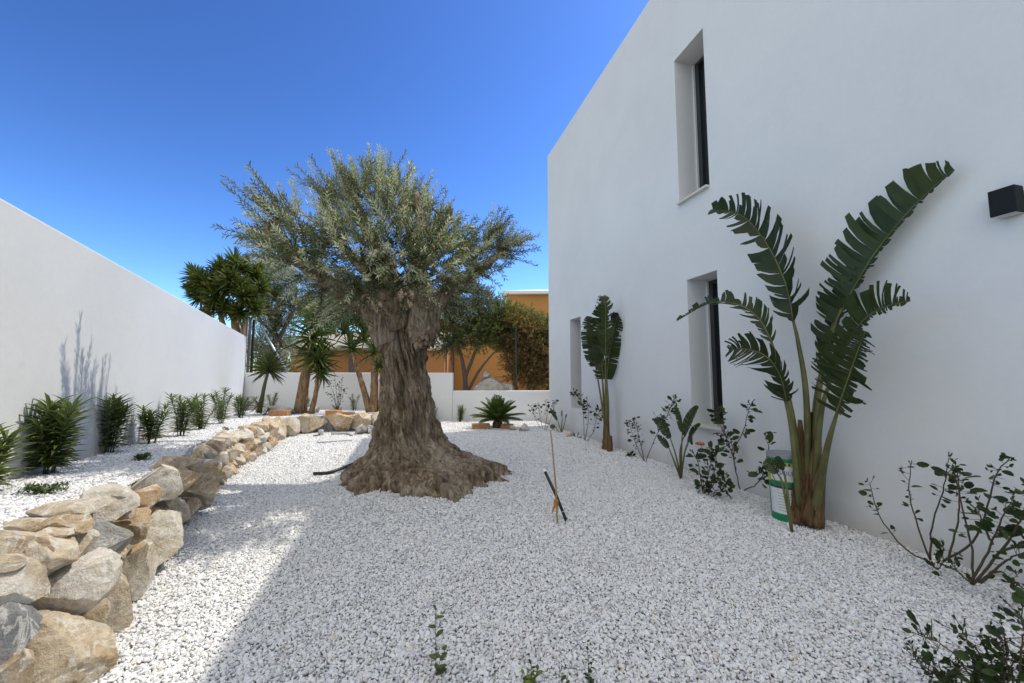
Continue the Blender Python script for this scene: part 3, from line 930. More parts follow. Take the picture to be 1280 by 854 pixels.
for (px, py, dy, r_) in clusters:
    px = 488 + (px - 488) * (.83 if px < 488 else .91); py = 345 + (py - 345) * (.84 if py < 345 else .8); r_ *= .78
    if dy > .65: continue
    c = PT(px, py, dy - .7 * max(0, min(1, (430 - px) / 60)))
    b0 = min(LP, key=lambda q: (q - c).length + .5 * max(0, q.z - c.z))
    md = b0.lerp(c, .5) + rvec(rn) * .08
    br = MB(); br.tube(smooth_path([b0, md, c], 8), list(np.linspace(.03, .012, 8)), 6, wob=.2, ws=14); br.build('branch', M['olive_bark'], olive, smooth=True)
    nt2 = int(430 * r_ * r_ / .16 * .22)
    topf = max(0, min(1, (300 - py) / 100))
    for _ in range(nt2):
        st = c + rvec(rn) * r_ * rn.uniform(.1, .8)
        out = (st - CC); out.z *= .8
        d = out.normalized() * .75 + (st - c).normalized() * .5 + Vector((0, 0, .35 + .55 * topf)) + rvec(rn) * .55
        d.normalize()
        Lt = rn.uniform(.18, .44) * (1 + (.7 * topf if rn.random() < .22 else 0))
        droop = rn.uniform(-.15, .25) * (1 - topf)
        npt = 7
        pts = []
        for q in range(npt):
            f_ = q / (npt - 1)
            pts.append(st + d * Lt * f_ + Vector((0, 0, -droop * Lt * f_ * f_)))
        tw.tube(pts, list(np.linspace(.0042, .0016, npt)), 3, cap=False)
        nn = int(Lt / .021)
        pale = rn.random() < .34 + .3 * topf
        perp = d.orthogonal().normalized(); 
        for q in range(nn):
            f_ = (q + .6) / nn
            p0 = st + d * Lt * f_ + Vector((0, 0, -droop * Lt * f_ * f_))
            ang = q * 1.57 + rn.uniform(-.3, .3)
            sd = perp * math.cos(ang) + d.cross(perp) * math.sin(ang)
            for sgn in (1, -1):
                dd = (d * .75 + sd * sgn * .85 + rvec(rn) * .25)
                nr = (d * .8 - sd * sgn * .6 + rvec(rn) * .5)
                T = (lp2, ld2, ln2, ll2, lw2) if pale else (lp, ld, ln, ll, lw_)
                T[0].append(p0); T[1].append(dd); T[2].append(nr); T[3].append(rn.uniform(.045, .08)); T[4].append(rn.uniform(.011, .018))
print('olive leaves', len(lp), len(lp2))
cr = scatter('crown', T_DIA, lp, ld, ln, ll, lw_, M['olive_leaf'], olive, 1)
scatter('pale_leaves', T_DIA, lp2, ld2, ln2, ll2, lw2, M['olive_leaf2'], cr, 2)
tw.build('twigs', M['twig'], cr)


# ------------------------------------------------------------------ strelitzia
def blade(mb, mid, WL, WR, Nrm, rr, fold=.35, tear=.6, droop=.12, sweep=.5, prof=.75):
    n = len(mid)

    def at(s):
        u = s * (n - 1); k = min(int(u), n - 2); return mid[k].lerp(mid[k + 1], u - k)

    def tan(s):
        return (at(min(1, s + .03)) - at(max(0, s - .03))).normalized()
    for side, Wd in ((1, WL), (-1, WR)):
        s = 0.0
        while s < .985:
            ds = rr.choice([.014, .02, .026, .034, .045, .07]); e = min(1.0, s + ds)
            jit = rr.uniform(-.2, .2) * tear; lenj = rr.choice([rr.uniform(.35, .75), rr.uniform(.85, 1.1), rr.uniform(.9, 1.1), rr.uniform(.9, 1.1)]); dz = rr.uniform(.3, 1.6) * droop; fj = fold + rr.uniform(-.35, .35) * tear
            torn = rr.random() < tear
            rows_ = []
            for fl_ in (0, .22, .5, .78, 1.0):
                rw = []
                for ss in (s, (s + e) / 2, e):
                    p = at(ss); T = tan(ss); S = (Nrm.cross(T)).normalized() * side
                    smid = (s + e) / 2
                    prf = max(.02, math.sin(math.pi * min(1, (ss * .93 + .05)) ** prof)) ** .55
                    out = (S * math.cos(fj) + Nrm * math.sin(fj)).normalized()
                    wl_ = Wd * prf * (lenj if torn else 1)
                    q = p + out * wl_ * fl_ + T * wl_ * fl_ * fl_ * (sweep + (jit if torn else 0))
                    if torn and fl_ > .22:
                        pm = at(smid); k_ = (fl_ - .22) / .78 * rr.choice([rr.uniform(.03, .12), rr.uniform(.12, .36)])
                        sh_ = (at(ss) - pm)
                        q -= sh_ * k_ * (2.2 if fl_ == 1.0 else 1)
                    q += Vector((0, 0, -1)) * wl_ * dz * fl_ * fl_ + Nrm * (.02 * wl_ * math.sin(9 * ss))
                    rw.append(q)
                rows_.append(rw)
            for a in range(4):
                for b_ in range(2):
                    qd = [rows_[a][b_], rows_[a][b_ + 1], rows_[a + 1][b_ + 1], rows_[a + 1][b_]]
                    if side < 0: qd = qd[::-1]
                    mb.face(qd)
            s = e


def add_rnd(o, v=None, seed=1):
    me = o.data; a = me.attributes.new('rnd', 'FLOAT', 'POINT')
    r2 = np.random.default_rng(seed); a.data.foreach_set('value', (r2.random(len(me.vertices)) * .3 + (v if v is not None else .4)).astype(np.float32))


VIEWN = -HN


def strel_leaf(parent, pet, mid, WL, WR, seed, r0=.030, r1=.009, fold=.35, tear=.7, droop=.1, nrm=None, tone=.4, sweep=.45, prof=.75):
    rr = random.Random(seed)
    petp = smooth_path([W(*p) for p in pet], 18)
    m_ = smooth_path([W(*p) for p in mid], 30)
    mb = MB(); mb.tube(petp, list(np.linspace(r0, r1, 18)), 8); pe = mb.build('petiole', M['strel_pet'], parent, smooth=True)
    Nn = (nrm or (VIEWN + Vector((0, 0, .25)))).normalized()
    mb = MB(); blade(mb, m_, WL, WR, Nn, rr, fold, tear, droop, sweep, prof)
    lf = mb.build('leaf', M['strel'], parent, smooth=True)
    bm = bmesh.new(); bm.from_mesh(lf.data); bmesh.ops.remove_doubles(bm, verts=bm.verts, dist=.0006); bm.to_mesh(lf.data); bm.free()
    add_rnd(lf, tone, seed)
    mb = MB(); mb.tube(m_, list(np.linspace(r1, .002, 30)), 6); mb.build('midrib', M['strel_pet'], lf, smooth=True)


B = W(1008, 645, .28); B.z = gh(B.x, B.y)
big = thing('strelitzia', 'tall giant bird of paradise with torn arching leaves, in front of the paint bucket', 'plant', B)
strel_leaf(big, [(1004, 632, .30), (990, 520, .36), (974, 460, .42), (962, 420, .45)], [(965, 428, .45), (948, 398, .48), (920, 380, .52), (885, 380, .56), (845, 402, .60)], .10, .13, 1, fold=.5, tear=.95, droop=.0, nrm=VIEWN * .55 + Vector((0, 0, .8)) , tone=.55)
strel_leaf(big, [(1000, 636, .34), (990, 540, .44), (980, 495, .5)], [(984, 502, .5), (975, 468, .56), (957, 445, .62), (930, 436, .68), (911, 438, .72)], .19, .19, 2, fold=.35, tear=.9, droop=.12, tone=.1)
strel_leaf(big, [(1010, 632, .28), (1008, 500, .30), (998, 430, .32), (990, 395, .34)], [(992, 402, .34), (984, 360, .36), (966, 318, .38), (944, 285, .40), (920, 266, .42), (889, 262, .45)], .19, .25, 3, fold=.35, tear=.75, droop=.03, tone=.25)
strel_leaf(big, [(1014, 632, .24), (1022, 500, .22), (1036, 430, .20), (1052, 385, .18)], [(1044, 405, .19), (1062, 370, .17), (1088, 325, .15), (1122, 280, .13), (1160, 240, .12), (1193, 212, .12)], .30, .05, 4, fold=.30, tear=.85, droop=.02, tone=.5, sweep=.25)
strel_leaf(big, [(1016, 632, .28), (1026, 520, .32), (1040, 470, .36)], [(1036, 482, .36), (1054, 440, .40), (1078, 402, .44), (1105, 384, .46), (1138, 376, .48)], .23, .06, 5, fold=.3, tear=.9, droop=.05, tone=.55, sweep=.25)
strel_leaf(big, [(1018, 640, .32), (1034, 560, .42), (1048, 510, .5)], [(1046, 516, .5), (1058, 480, .54), (1072, 440, .56), (1082, 414, .58)], .25, .18, 6, r0=.034, fold=.35, tear=.9, droop=.2, tone=.3, sweep=.2)
strel_leaf(big, [(1012, 632, .24), (1020, 500, .2), (1034, 440, .17)], [(1032, 448, .17), (1042, 400, .15), (1056, 350, .13), (1072, 320, .12)], .15, .13, 8, fold=.3, tear=.9, droop=.1, tone=.05)
mb = MB()
for k, (x0, y0, x1, y1, r0, r1, of) in enumerate([(1005, 652, 1003, 555, .11, .016, .28), (1012, 652, 1024, 540, .10, .016, .26), (999, 650, 991, 575, .085, .016, .32), (1015, 650, 1033, 570, .085, .016, .30), (1008, 652, 1012, 515, .09, .016, .24), (1003, 652, 1000, 525, .08, .016, .26)]):
    mb.tube(smooth_path([W(x0, y0 + 4, of), W((x0 * .6 + x1 * .4), (y0 + y1) / 2, of), W(x1, y1, of)], 12), list(np.linspace(r0, r1, 12)), 10, wob=.12, ws=16)
mb.build('stem', M['strel_base'], big, smooth=True)
mb = MB()
for k in range(22):
    a = R.uniform(0, 6.28); q = B + Vector((math.cos(a) * .06, math.sin(a) * .06, .03))
    tip = q + Vector((math.cos(a) * R.uniform(.03, .09), math.sin(a) * R.uniform(.03, .09), R.uniform(.2, .5)))
    mb.face([q + Vector((.03, 0, 0)), q - Vector((.03, 0, 0)), tip - Vector((.006, 0, 0)), tip + Vector((.006, 0, 0))])
mb.build('dry_sheath', M['strel_base'], big)

VC = (CAM - W(757, 430, .22)).normalized()
B2 = W(758, 563, .22); B2.z = gh(B2.x, B2.y)
slim = thing('strelitzia', 'slim upright bird of paradise with broad leaves next to the far window', 'plant', B2)
strel_leaf(slim, [(757, 545, .22), (755, 505, .22), (753, 472, .22)], [(754, 474, .22), (752, 440, .24), (752, 405, .26), (756, 378, .28)], .25, .12, 21, nrm=VC, r0=.03, r1=.014, fold=.15, tear=.75, droop=.02, tone=.6, sweep=.15, prof=.85)
strel_leaf(slim, [(759, 545, .20), (760, 505, .18), (758, 470, .16)], [(758, 474, .16), (762, 440, .14), (768, 410, .12), (772, 395, .12)], .08, .17, 22, nrm=VC, r0=.03, r1=.014, fold=.15, tear=.6, droop=.12, tone=.3, sweep=.1)
strel_leaf(slim, [(758, 530, .24), (757, 480, .25), (757, 440, .26)], [(757, 445, .26), (757, 410, .27), (757, 385, .28), (753, 370, .30)], .19, .15, 23, nrm=VC, r0=.022, r1=.01, fold=.3, tear=.9, droop=.0, tone=.75, sweep=.5)
strel_leaf(slim, [(756, 530, .26), (750, 490, .30), (744, 455, .33)], [(745, 458, .33), (741, 435, .35), (737, 410, .37), (736, 395, .38)], .18, .16, 24, nrm=VC, r0=.022, r1=.01, fold=.15, tear=.5, droop=.05, tone=.2, sweep=.15)
mb = MB(); mb.tube(smooth_path([W(758, 568, .22), W(758, 550, .22), W(758, 525, .22)], 10), list(np.linspace(.085, .045, 10)), 12, wob=.15, ws=14)
mb.tube(smooth_path([W(762, 566, .25), W(763, 545, .25)], 6), [.05, .048, .045, .04, .035, .03], 10, wob=.15, ws=14)
mb.build('stem', M['strel_base'], slim, smooth=True)


# small young strelitzias: upright paddles
def paddle_plant(label, base_px, off, leaves, wid, mat='strel'):
    Bp = W(*base_px, off); Bp.z = gh(Bp.x, Bp.y)
    t_ = thing('young_strelitzia', label, 'plant', Bp, 'young strelitzias along the house wall')
    for k, (pts, wd) in enumerate(leaves):
        P_ = [W(x, y, o_) for (x, y, o_) in pts]
        nb = len(P_)
        stem_ = smooth_path([Bp] + P_[:2], 10)
        mb = MB(); mb.tube(stem_, list(np.linspace(.012, .006, 10)), 6); mb.build('petiole', M['strel_pet'], t_, smooth=True)
        m_ = smooth_path(P_[1:], 14)
        mb = MB(); blade(mb, m_, wd, wd, (VIEWN + Vector((R.uniform(-.3, .3), R.uniform(-.3, .3), .4))).normalized(), random.Random(k + 60), .35, .12, .02, .12, .8)
        o = mb.build('leaf', M[mat], t_, smooth=True); add_rnd(o, R.uniform(.1, .6), k)
    return t_


paddle_plant('young bird of paradise with upright paddle leaves under the ground floor window', (851, 594), .35,
             [([(845, 570, .35), (838, 548, .36), (828, 530, .38), (818, 524, .40)], .07), ([(850, 565, .34), (855, 545, .34), (863, 525, .35), (873, 508, .36)], .085), ([(852, 560, .3), (853, 540, .28), (849, 520, .26), (844, 508, .25)], .05),
              ([(856, 565, .32), (862, 548, .32), (868, 538, .33), (876, 530, .34)], .05), ([(842, 575, .42), (836, 560, .44), (830, 552, .46), (822, 544, .48)], .045), ([(855, 570, .4), (860, 555, .42), (864, 548, .44), (866, 556, .46)], .05)], .08)
paddle_plant('small dark young bird of paradise at the far corner of the house', (702, 548), .22,
             [([(700, 535, .22), (697, 525, .22), (692, 516, .22), (687, 514, .22)], .06), ([(702, 532, .22), (703, 522, .22), (703, 513, .22)], .07), ([(704, 535, .2), (707, 525, .2), (709, 518, .2)], .06), ([(699, 540, .26), (694, 534, .27), (688, 533, .28)], .06)], .07)
paddle_plant('single two leaved strelitzia shoot in front of the paint bucket', (988, 628), .55,
             [([(978, 605, .56), (972, 592, .57), (964, 582, .58), (956, 576, .6)], .055), ([(982, 600, .56), (978, 588, .56), (976, 580, .57), (972, 570, .58)], .045)], .06)


# ------------------------------------------------------------------ leafy twiggy shrubs
def shrub(name, label, stems, nleaf, lsz, group=None, mat='rose', off=.25, start=.35, cat='shrub', extra=None, spread=.03, thick=.006, toward=None, seed=None):
    rr = random.Random(seed if seed is not None else hash(label) % 9999 if False else len(label) * 131 + int(stems[0][0][0]))
    Pts = []
    for s in stems:
        Pts.append([W(x, y, off + (o_[0] if o_ else 0)) for (x, y, *o_) in s])
    b0 = Pts[0][0].copy(); b0.z = gh(b0.x, b0.y)
    t_ = thing(name, label, cat, b0, group)
    mb = MB(); lp_, ld_, ln_, ll_, lww = [], [], [], [], []
    for s in Pts:
        sm = smooth_path(s, 16)
        sm = [p + rvec(rr) * .004 for p in sm]
        mb.tube(sm, list(np.linspace(thick, thick * .35, 16)), 6)
        Ls = sum((sm[i + 1] - sm[i]).length for i in range(15))
        k = max(4, int(nleaf * Ls))
        for _ in range(k):
            f_ = start + (1 - start) * (rr.random() ** .7)
            i = min(14, int(f_ * 15)); p = sm[i].lerp(sm[i + 1], f_ * 15 - i)
            T = (sm[i + 1] - sm[i]).normalized()
            sd = rvec(rr); sd = (sd - T * sd.dot(T)).normalized()
            pet = rr.uniform(.2, 1.0) * spread
            q = p + sd * pet
            if pet > .012: mb.tube([p, q], .0012, 3, cap=False)
            lp_.append(q); ld_.append(sd + T * .4 + Vector((0, 0, -.15))); ln_.append(Vector((0, 0, .35)) + VIEWN * .9 + rvec(rr) * .9)
            sz = lsz * rr.choice([rr.uniform(.35, .6), rr.uniform(.5, .8), rr.uniform(.8, 1.1)]); ll_.append(sz); lww.append(sz * rr.uniform(.5, .8))
        # small end twigs
        for _ in range(5):
            p = sm[rr.randint(11, 15)]; d = (rvec(rr) + Vector((0, 0, .8))).normalized() * rr.uniform(.03, .08)
            mb.tube([p, p + d], .0014, 3, cap=False)
            for q in range(3):
                lp_.append(p + d * rr.uniform(.5, 1)); ld_.append(rvec(rr) + d.normalized()); ln_.append(rvec(rr) + VIEWN); z_ = lsz * rr.uniform(.2, .45); ll_.append(z_); lww.append(z_ * .5)
    mb.build('stems', M['rose_stem'], t_, smooth=True)
    scatter('foliage', T_RND, lp_, ld_, ln_, ll_, lww, M[mat], t_, len(lp_))
    return t_


GS = 'leafy shrubs planted along the house wall'
shrub('shrub', 'thin wispy shrub with tiny leaves in the sun at the back wall corner', [[(678, 541), (668, 520), (663, 508)], [(679, 541), (674, 515), (672, 505)], [(680, 541), (684, 518), (682, 502)], [(681, 541), (690, 520), (694, 500)]], 30, .07, GS, off=.45, start=.4, spread=.05)
shrub('shrub', 'tall thin leafy shrub just left of the slim strelitzia, under the far window', [[(731, 554), (729, 520), (727, 500), (716, 490)], [(731, 554), (736, 520), (731, 500)], [(732, 554), (742, 540), (745, 525), (752, 510)], [(730, 552), (722, 546), (715, 547)]], 42, .075, GS, off=.2, start=.3, spread=.06)
shrub('shrub', 'short dense leafed shrub right of the slim strelitzia', [[(806, 578), (797, 560), (790, 540), (786, 525)], [(806, 578), (801, 556), (797, 540), (795, 522)], [(804, 578), (790, 574), (787, 568)]], 60, .065, GS, off=.16, start=.3, spread=.06)
shrub('shrub', 'leaning single stem shrub with a leafy head left of the young strelitzia', [[(807, 578), (813, 562), (823, 540), (834, 520), (842, 498)], [(834, 520), (838, 510), (846, 500)], [(823, 540), (822, 530), (821, 520)]], 34, .075, GS, off=.2, start=.35, spread=.06)
fl_shrub = shrub('flowering_shrub', 'low bushy shrub with a faded orange flower in the gravel before the window', [[(880, 625), (884, 600), (888, 580), (884, 565)], [(880, 625), (876, 600), (873, 580), (868, 568)], [(882, 626), (890, 608), (897, 600), (906, 600)], [(882, 626), (880, 610), (878, 606)], [(884, 624), (893, 590), (895, 570), (888, 562)], [(884, 626), (900, 615), (908, 608)]], 55, .085, GS, off=.5, start=.15, spread=.06)
mb = MB(); fc = W(875, 555, .5)
for k in range(26):
    d = (rvec(R) + Vector((0, 0, .5))).normalized(); s_ = d.orthogonal().normalized() * .009; q = fc + d * .01
    tip = fc + Vector((d.x * .05, d.y * .05, d.z * .03))
    mb.face([q - s_, q + s_, tip + s_ * .8, tip - s_ * .8])
mb.build('flower', M['flower'], fl_shrub)
mb = MB(); mb.tube([W(884, 566, .5), W(879, 562, .5), fc], .003, 5); mb.build('flower_stalk', M['rose_stem'], fl_shrub)
shrub('shrub', 'upright forked shrub on a bare stem at the right edge of the lower window', [[(925, 612), (920, 590), (916, 570), (908, 548), (900, 530), (898, 508)], [(916, 572), (921, 555), (929, 540), (935, 515), (938, 508)], [(920, 590), (917, 570), (914, 550)], [(916, 570), (912, 560), (903, 548)], [(908, 548), (903, 528), (893, 512)]], 40, .085, GS, off=.22, start=.3, spread=.06)
shrub('shrub', 'shrub with a few large round leaves on arching stems left of the paint bucket', [[(930, 613), (945, 606), (955, 592), (962, 580)], [(962, 580), (961, 560), (957, 545)], [(962, 585), (958, 596), (950, 590)]], 26, .10, GS, off=.3, start=.4, spread=.05)
shrub('shrub', 'bare spreading shrub with long thin stems near the right edge, left one of two', [[(1168, 705), (1130, 685), (1100, 645), (1088, 605)], [(1163, 700), (1150, 665), (1137, 620), (1140, 575)], [(1163, 700), (1165, 660), (1178, 615), (1186, 578)], [(1185, 700), (1196, 660), (1200, 620), (1196, 582)], [(1172, 703), (1178, 690), (1180, 685)], [(1178, 702), (1215, 680), (1232, 640), (1245, 595), (1262, 572)], [(1163, 702), (1172, 712), (1180, 700)]], 24, .06, GS, off=.32, start=.45, spread=.035, thick=.0065)
shrub('shrub', 'dark leafy shrub with round leaves cut off by the right edge of the view', [[(1215, 730), (1216, 690), (1206, 645), (1196, 600), (1188, 585)], [(1214, 730), (1235, 690), (1250, 655), (1262, 630)], [(1216, 730), (1250, 690), (1270, 660), (1280, 640), (1290, 610)], [(1222, 728), (1245, 715), (1262, 722), (1290, 745)], [(1216, 730), (1200, 718), (1190, 705)], [(1225, 728), (1260, 700), (1285, 690)], [(1250, 690), (1280, 680), (1300, 680)], [(1240, 680), (1228, 655), (1224, 640)]], 36, .075, GS, off=.42, start=.35, spread=.05, thick=.007)
shrub('shrub', 'low dark plant in the bottom right corner of the gravel', [[(1230, 880), (1210, 840), (1190, 815), (1165, 800), (1140, 790)], [(1240, 880), (1230, 835), (1215, 805), (1195, 790)], [(1250, 880), (1255, 830), (1252, 800)], [(1270, 880), (1275, 830), (1280, 790), (1275, 770)], [(1220, 880), (1190, 850), (1160, 840)], [(1290, 880), (1300, 830), (1310, 800)], [(1230, 880), (1205, 860), (1175, 855)], [(1260, 870), (1245, 840), (1235, 815)], [(1245, 880), (1262, 850), (1266, 815)], [(1200, 885), (1180, 850), (1150, 830), (1142, 815)], [(1215, 885), (1200, 850), (1198, 820)], [(1280, 885), (1262, 840), (1258, 800)], [(1240, 885), (1226, 855), (1222, 830)]], 110, .04, GS, off=1.62, start=.05, spread=.05, thick=.004)


def ground_sprig(label, px, py, stems, n, lsz, tpl=T_RND, mat='seedling', group=None, stem_r=.002):
    b0 = G(px, py); t_ = thing('sprig', label, 'plant', b0, group); mb = MB(); rr = random.Random(int(px * 7 + py))
    lp_, ld_, ln_, ll_, lww = [], [], [], [], []
    for (dx, dy, h) in stems:
        s = smooth_path([b0, b0 + Vector((dx * .4, dy * .4, h * .55)), b0 + Vector((dx, dy, h))], 10)
        mb.tube(s, list(np.linspace(stem_r, stem_r * .4, 10)), 5)
        for q in range(n):
            f_ = (q + .5) / n; i = min(8, int(f_ * 9)); p = s[i].lerp(s[i + 1], f_ * 9 - i)
            a = q * 2.4 + rr.uniform(-.4, .4); sd = Vector((math.cos(a), math.sin(a), .35))
            lp_.append(p); ld_.append(sd); ln_.append(Vector((0, -.4, 1)) + rvec(rr) * .4); z_ = lsz * rr.uniform(.6, 1.1) * (1.1 - .5 * f_); ll_.append(z_); lww.append(z_ * rr.uniform(.38, .55))
    mb.build('stem', M['green_twig'], t_, smooth=True)
    scatter('leaves', tpl, lp_, ld_, ln_, ll_, lww, M[mat], t_, 3)
    return t_


ground_sprig('single thin seedling with sparse leaves standing in the foreground gravel', 545, 846, [(-.01, .0, .32), (.05, -.03, .14)], 8, .05)
ground_sprig('small bushy green seedling at the bottom middle edge of the gravel', 664, 862, [(0, 0, .10), (.03, .01, .07), (-.03, 0, .06), (.01, -.03, .05)], 7, .04, mat='oleander')
ground_sprig('tiny two leaf sprout at the bottom edge right of the bushy seedling', 702, 872, [(0, 0, .07), (.02, 0, .05)], 4, .04, mat='oleander')
ground_sprig('narrow dark seedling in the gravel right of the bottom middle', 736, 856, [(.0, .02, .16), (.02, .0, .1)], 9, .025, mat='rose')

# ------------------------------------------------------------------ oleanders on the terrace
GO = 'oleanders in a row along the left wall'


def oleander(label, px, py, h, nst, spread, seed, lsz=.13, mat='oleander', name='oleander', cat='shrub', group=GO, zfun=th, pos=None):
    rr = random.Random(seed)
    if pos is None:
        p = march(px, py)
    else: p = Vector(pos)
    base = Vector((p.x, p.y, zfun(p.x, p.y)))
    t_ = thing(name, label, cat, base, group); mb = MB()
    lp_, ld_, ln_, ll_, lww = [], [], [], [], []
    for k in range(nst):
        a = rr.uniform(0, 6.28); sp_ = spread * math.sqrt(rr.random()); hh = h * rr.uniform(.6, 1.0)
        tip = base + Vector((math.cos(a) * sp_, math.sin(a) * sp_, hh))
        lim = (tip - CORNER).dot(LWN)
        if zfun is th and lim < .08: tip += LWN * (.08 - lim)
        s = smooth_path([base + Vector((math.cos(a) * .03, math.sin(a) * .03, 0)), base.lerp(tip, .5) + Vector((0, 0, hh * .08)), tip], 12)
        mb.tube(s, list(np.linspace(.007, .003, 12)), 5)
        nn = int(hh / .019)
        for q in range(nn):
            f_ = .10 + .90 * (q + .5) / nn; i = min(10, int(f_ * 11)); pt = s[i].lerp(s[i + 1], f_ * 11 - i)
            up_ = .15 + .95 * f_ * f_
            for w_ in range(3):
                aa = q * 1.05 + w_ * 2.09 + rr.uniform(-.25, .25)
                d = Vector((math.cos(aa), math.sin(aa), up_ + rr.uniform(-.35, .25)))
                lp_.append(pt); ld_.append(d); ln_.append(Vector((-math.cos(aa) * .7, -math.sin(aa) * .7, 1))); z_ = lsz * rr.uniform(.65, 1.1); ll_.append(z_); lww.append(z_ * rr.uniform(.12, .165))
    mb.build('stems', M['green_twig'], t_, smooth=True)
    scatter('foliage', T_LAN, lp_, ld_, ln_, ll_, lww, M[mat], t_, seed)
    return t_


oleander('nearest and bushiest oleander of the row, long drooping leaves against the left wall', 62, 588, .52, 9, .27, 31, .17)
oleander('upright oleander, second from the camera, standing below the streaky shadow on the wall', 136, 563, .58, 6, .24, 32, .15)
oleander('third oleander from the camera, compact and light green', 190, 552, .42, 8, .22, 33)
oleander('fourth oleander from the camera, tall and open, middle of the row', 226, 543, .55, 7, .2, 34)
oleander('fifth oleander from the camera, dense upright clump', 252, 535, .50, 9, .24, 35)
oleander('sixth oleander from the camera, narrow clump', 277, 528, .60, 6, .2, 36)
oleander('seventh and small far oleander near the corner of the left wall', 300, 521, .48, 9, .3, 37)
oleander('oleander at the left picture edge of which only leaf tips show', -26, 612, .34, 6, .13, 38, .17)


def groundcover(label, px, py, rx, n, name='ground_plant', mat='groundcover', lsz=.03, h=.05, zf=th):
    p = march(px, py); base = Vector((p.x, p.y, zf(p.x, p.y))); rr = random.Random(int(px)); t_ = thing(name, label, 'plant', base)
    lp_, ld_, ln_, ll_, lww = [], [], [], [], []; mb = MB()
    for k in range(n):
        a = rr.uniform(0, 6.28); L = rx * rr.uniform(.3, 1)
        tip = base + Vector((math.cos(a) * L, math.sin(a) * L * .7, rr.uniform(.01, h)))
        mid_ = base.lerp(tip, .5) + Vector((0, 0, h * .5))
        s = smooth_path([base, mid_, tip], 7); mb.tube(s, .0018, 4)
        for q in range(16):
            i = rr.randint(1, 6); lp_.append(s[i]); ld_.append(rvec(rr) + Vector((0, 0, .3))); ln_.append(Vector((0, 0, 1)) + rvec(rr) * .4); ll_.append(lsz * rr.uniform(.5, 1.1)); lww.append(lsz * .35)
    mb.build('stems', M['green_twig'], t_, smooth=True)
    scatter('foliage', T_DIA, lp_, ld_, ln_, ll_, lww, M[mat], t_, int(px))


groundcover('small feathery green plant lying on the raised gravel above the near stones', 56, 612, .16, 26)
groundcover('tiny low plant on the raised gravel behind the shaded stones', 176, 572, .10, 12, lsz=.04)
groundcover('dry twig plant lying on the gravel bed far up the terrace', 285, 536, .12, 6, mat='bush_brown')


# ------------------------------------------------------------------ yuccas and other far plants
def rosette(pos, axis, n, L, wd, rr, T, droop=.5, open_=1.0):
    axis = axis.normalized(); u = axis.orthogonal().normalized(); v = axis.cross(u)
    for k in range(n):
        f_ = (k + .5) / n; a = k * 2.39996 + rr.uniform(-.2, .2)
        el = math.radians(88 - open_ * 125 * f_ + rr.uniform(-10, 10))
        rd_ = u * math.cos(a) + v * math.sin(a)
        d = rd_ * math.cos(el) + axis * math.sin(el)
        T[0].append(pos + axis * (.10 * L * (1 - f_) * 3 - .1 * L)); T[1].append(d); T[2].append(axis * math.cos(el) - rd_ * math.sin(el) + Vector((0, 0, .05)))
        T[3].append(L * rr.uniform(.85, 1.3)); T[4].append(wd * rr.uniform(.8, 1.2))


def yucca(label, Y, trunks, roses, wd, mat, name='yucca', group=None, n=70, zb=None, cat='yucca', droop=.5, bark_mat='yucca_bark'):
    rr = random.Random(len(label) * 17 + int(Y * 10)); b0 = AT(*trunks[0][0][0][:2], Y); t_ = thing(name, label, cat, (b0.x, b0.y, zb if zb is not None else b0.z), group)
    for pts, rs_ in trunks:
        P_ = [AT(p[0], p[1], Y + (p[2] if len(p) > 2 else 0)) for p in pts]
        mb = MB(); sm = smooth_path(P_, 16); mb.tube(sm, list(np.interp(np.linspace(0, 1, 16), np.linspace(0, 1, len(rs_)), rs_)), 10, wob=.14, ws=9); mb.build('trunk', M[bark_mat], t_, smooth=True)
    T = ([], [], [], [], [])
    for (px, py, dy, Lpx, ax) in roses:
        c = AT(px, py, Y + dy); rosette(c, Vector(ax), n, Lpx * Y / F, wd, rr, T)
    scatter('leaves', T_SWD, *T[:3], T[3], T[4], M[mat], t_, n)
    return t_


tz = .36
GY = 'yuccas on the raised bed before the back wall'
yucca('tallest thick trunked yucca on the raised bed, in front of the back wall', 9.7, [([(375, 516), (380, 480), (386, 445), (391, 425)], [.15, .12, .10, .07])], [(391, 422, 0, 30, (.1, -.1, 1)), (394, 440, 0, 27, (.15, 0, -.25)), (395, 405, .1, 26, (0, 0, 1))], .045, 'yucca', group=GY, n=70)
yucca('thin leaning yucca trunk right beside the thick one', 9.6, [([(389, 517), (395, 490), (398, 455)], [.07, .05, .04])], [(399, 450, 0, 24, (.2, -.1, 1)), (400, 462, 0, 20, (.2, -.1, -.3))], .04, 'yucca', group=GY, n=50)
yucca('forked yucca with two leaning stems just left of the olive trunk', 9.9, [([(462, 515), (456, 492), (447, 462), (440, 440)], [.09, .075, .06, .05]), ([(467, 515), (468, 480), (468, 445)], [.10, .09, .08]), ([(474, 515), (476, 490), (477, 460)], [.04, .04, .035])], [(440, 436, 0, 20, (-.2, 0, 1)), (468, 440, 0, 20, (0, 0, 1)), (455, 425, .2, 22, (0, 0, 1)), (476, 458, 0, 16, (.2, -.2, .6)), (450, 405, .2, 20, (0, 0, 1)), (430, 415, .2, 18, (-.3, 0, 1))], .035, 'yucca', group=GY, n=48)
t_ = yucca('young spiky dracaena with a slim bare stem before the back wall corner', 9.3, [([(324, 516), (327, 500), (331, 480), (336, 462)], [.06, .05, .035, .03])], [(336, 462, 0, 21, (.1, 0, 1))], .011, 'seedling', name='dracaena', n=130, cat='plant', bark_mat='green_twig')
T = ([], [], [], [], [])
rosette(AT(323, 505, 9.3), Vector((0, 0, -1)), 40, .22, .02, R, T); scatter('dry_skirt', T_SWD, *T[:3], T[3], T[4], M['bush_brown'], t_, 5)
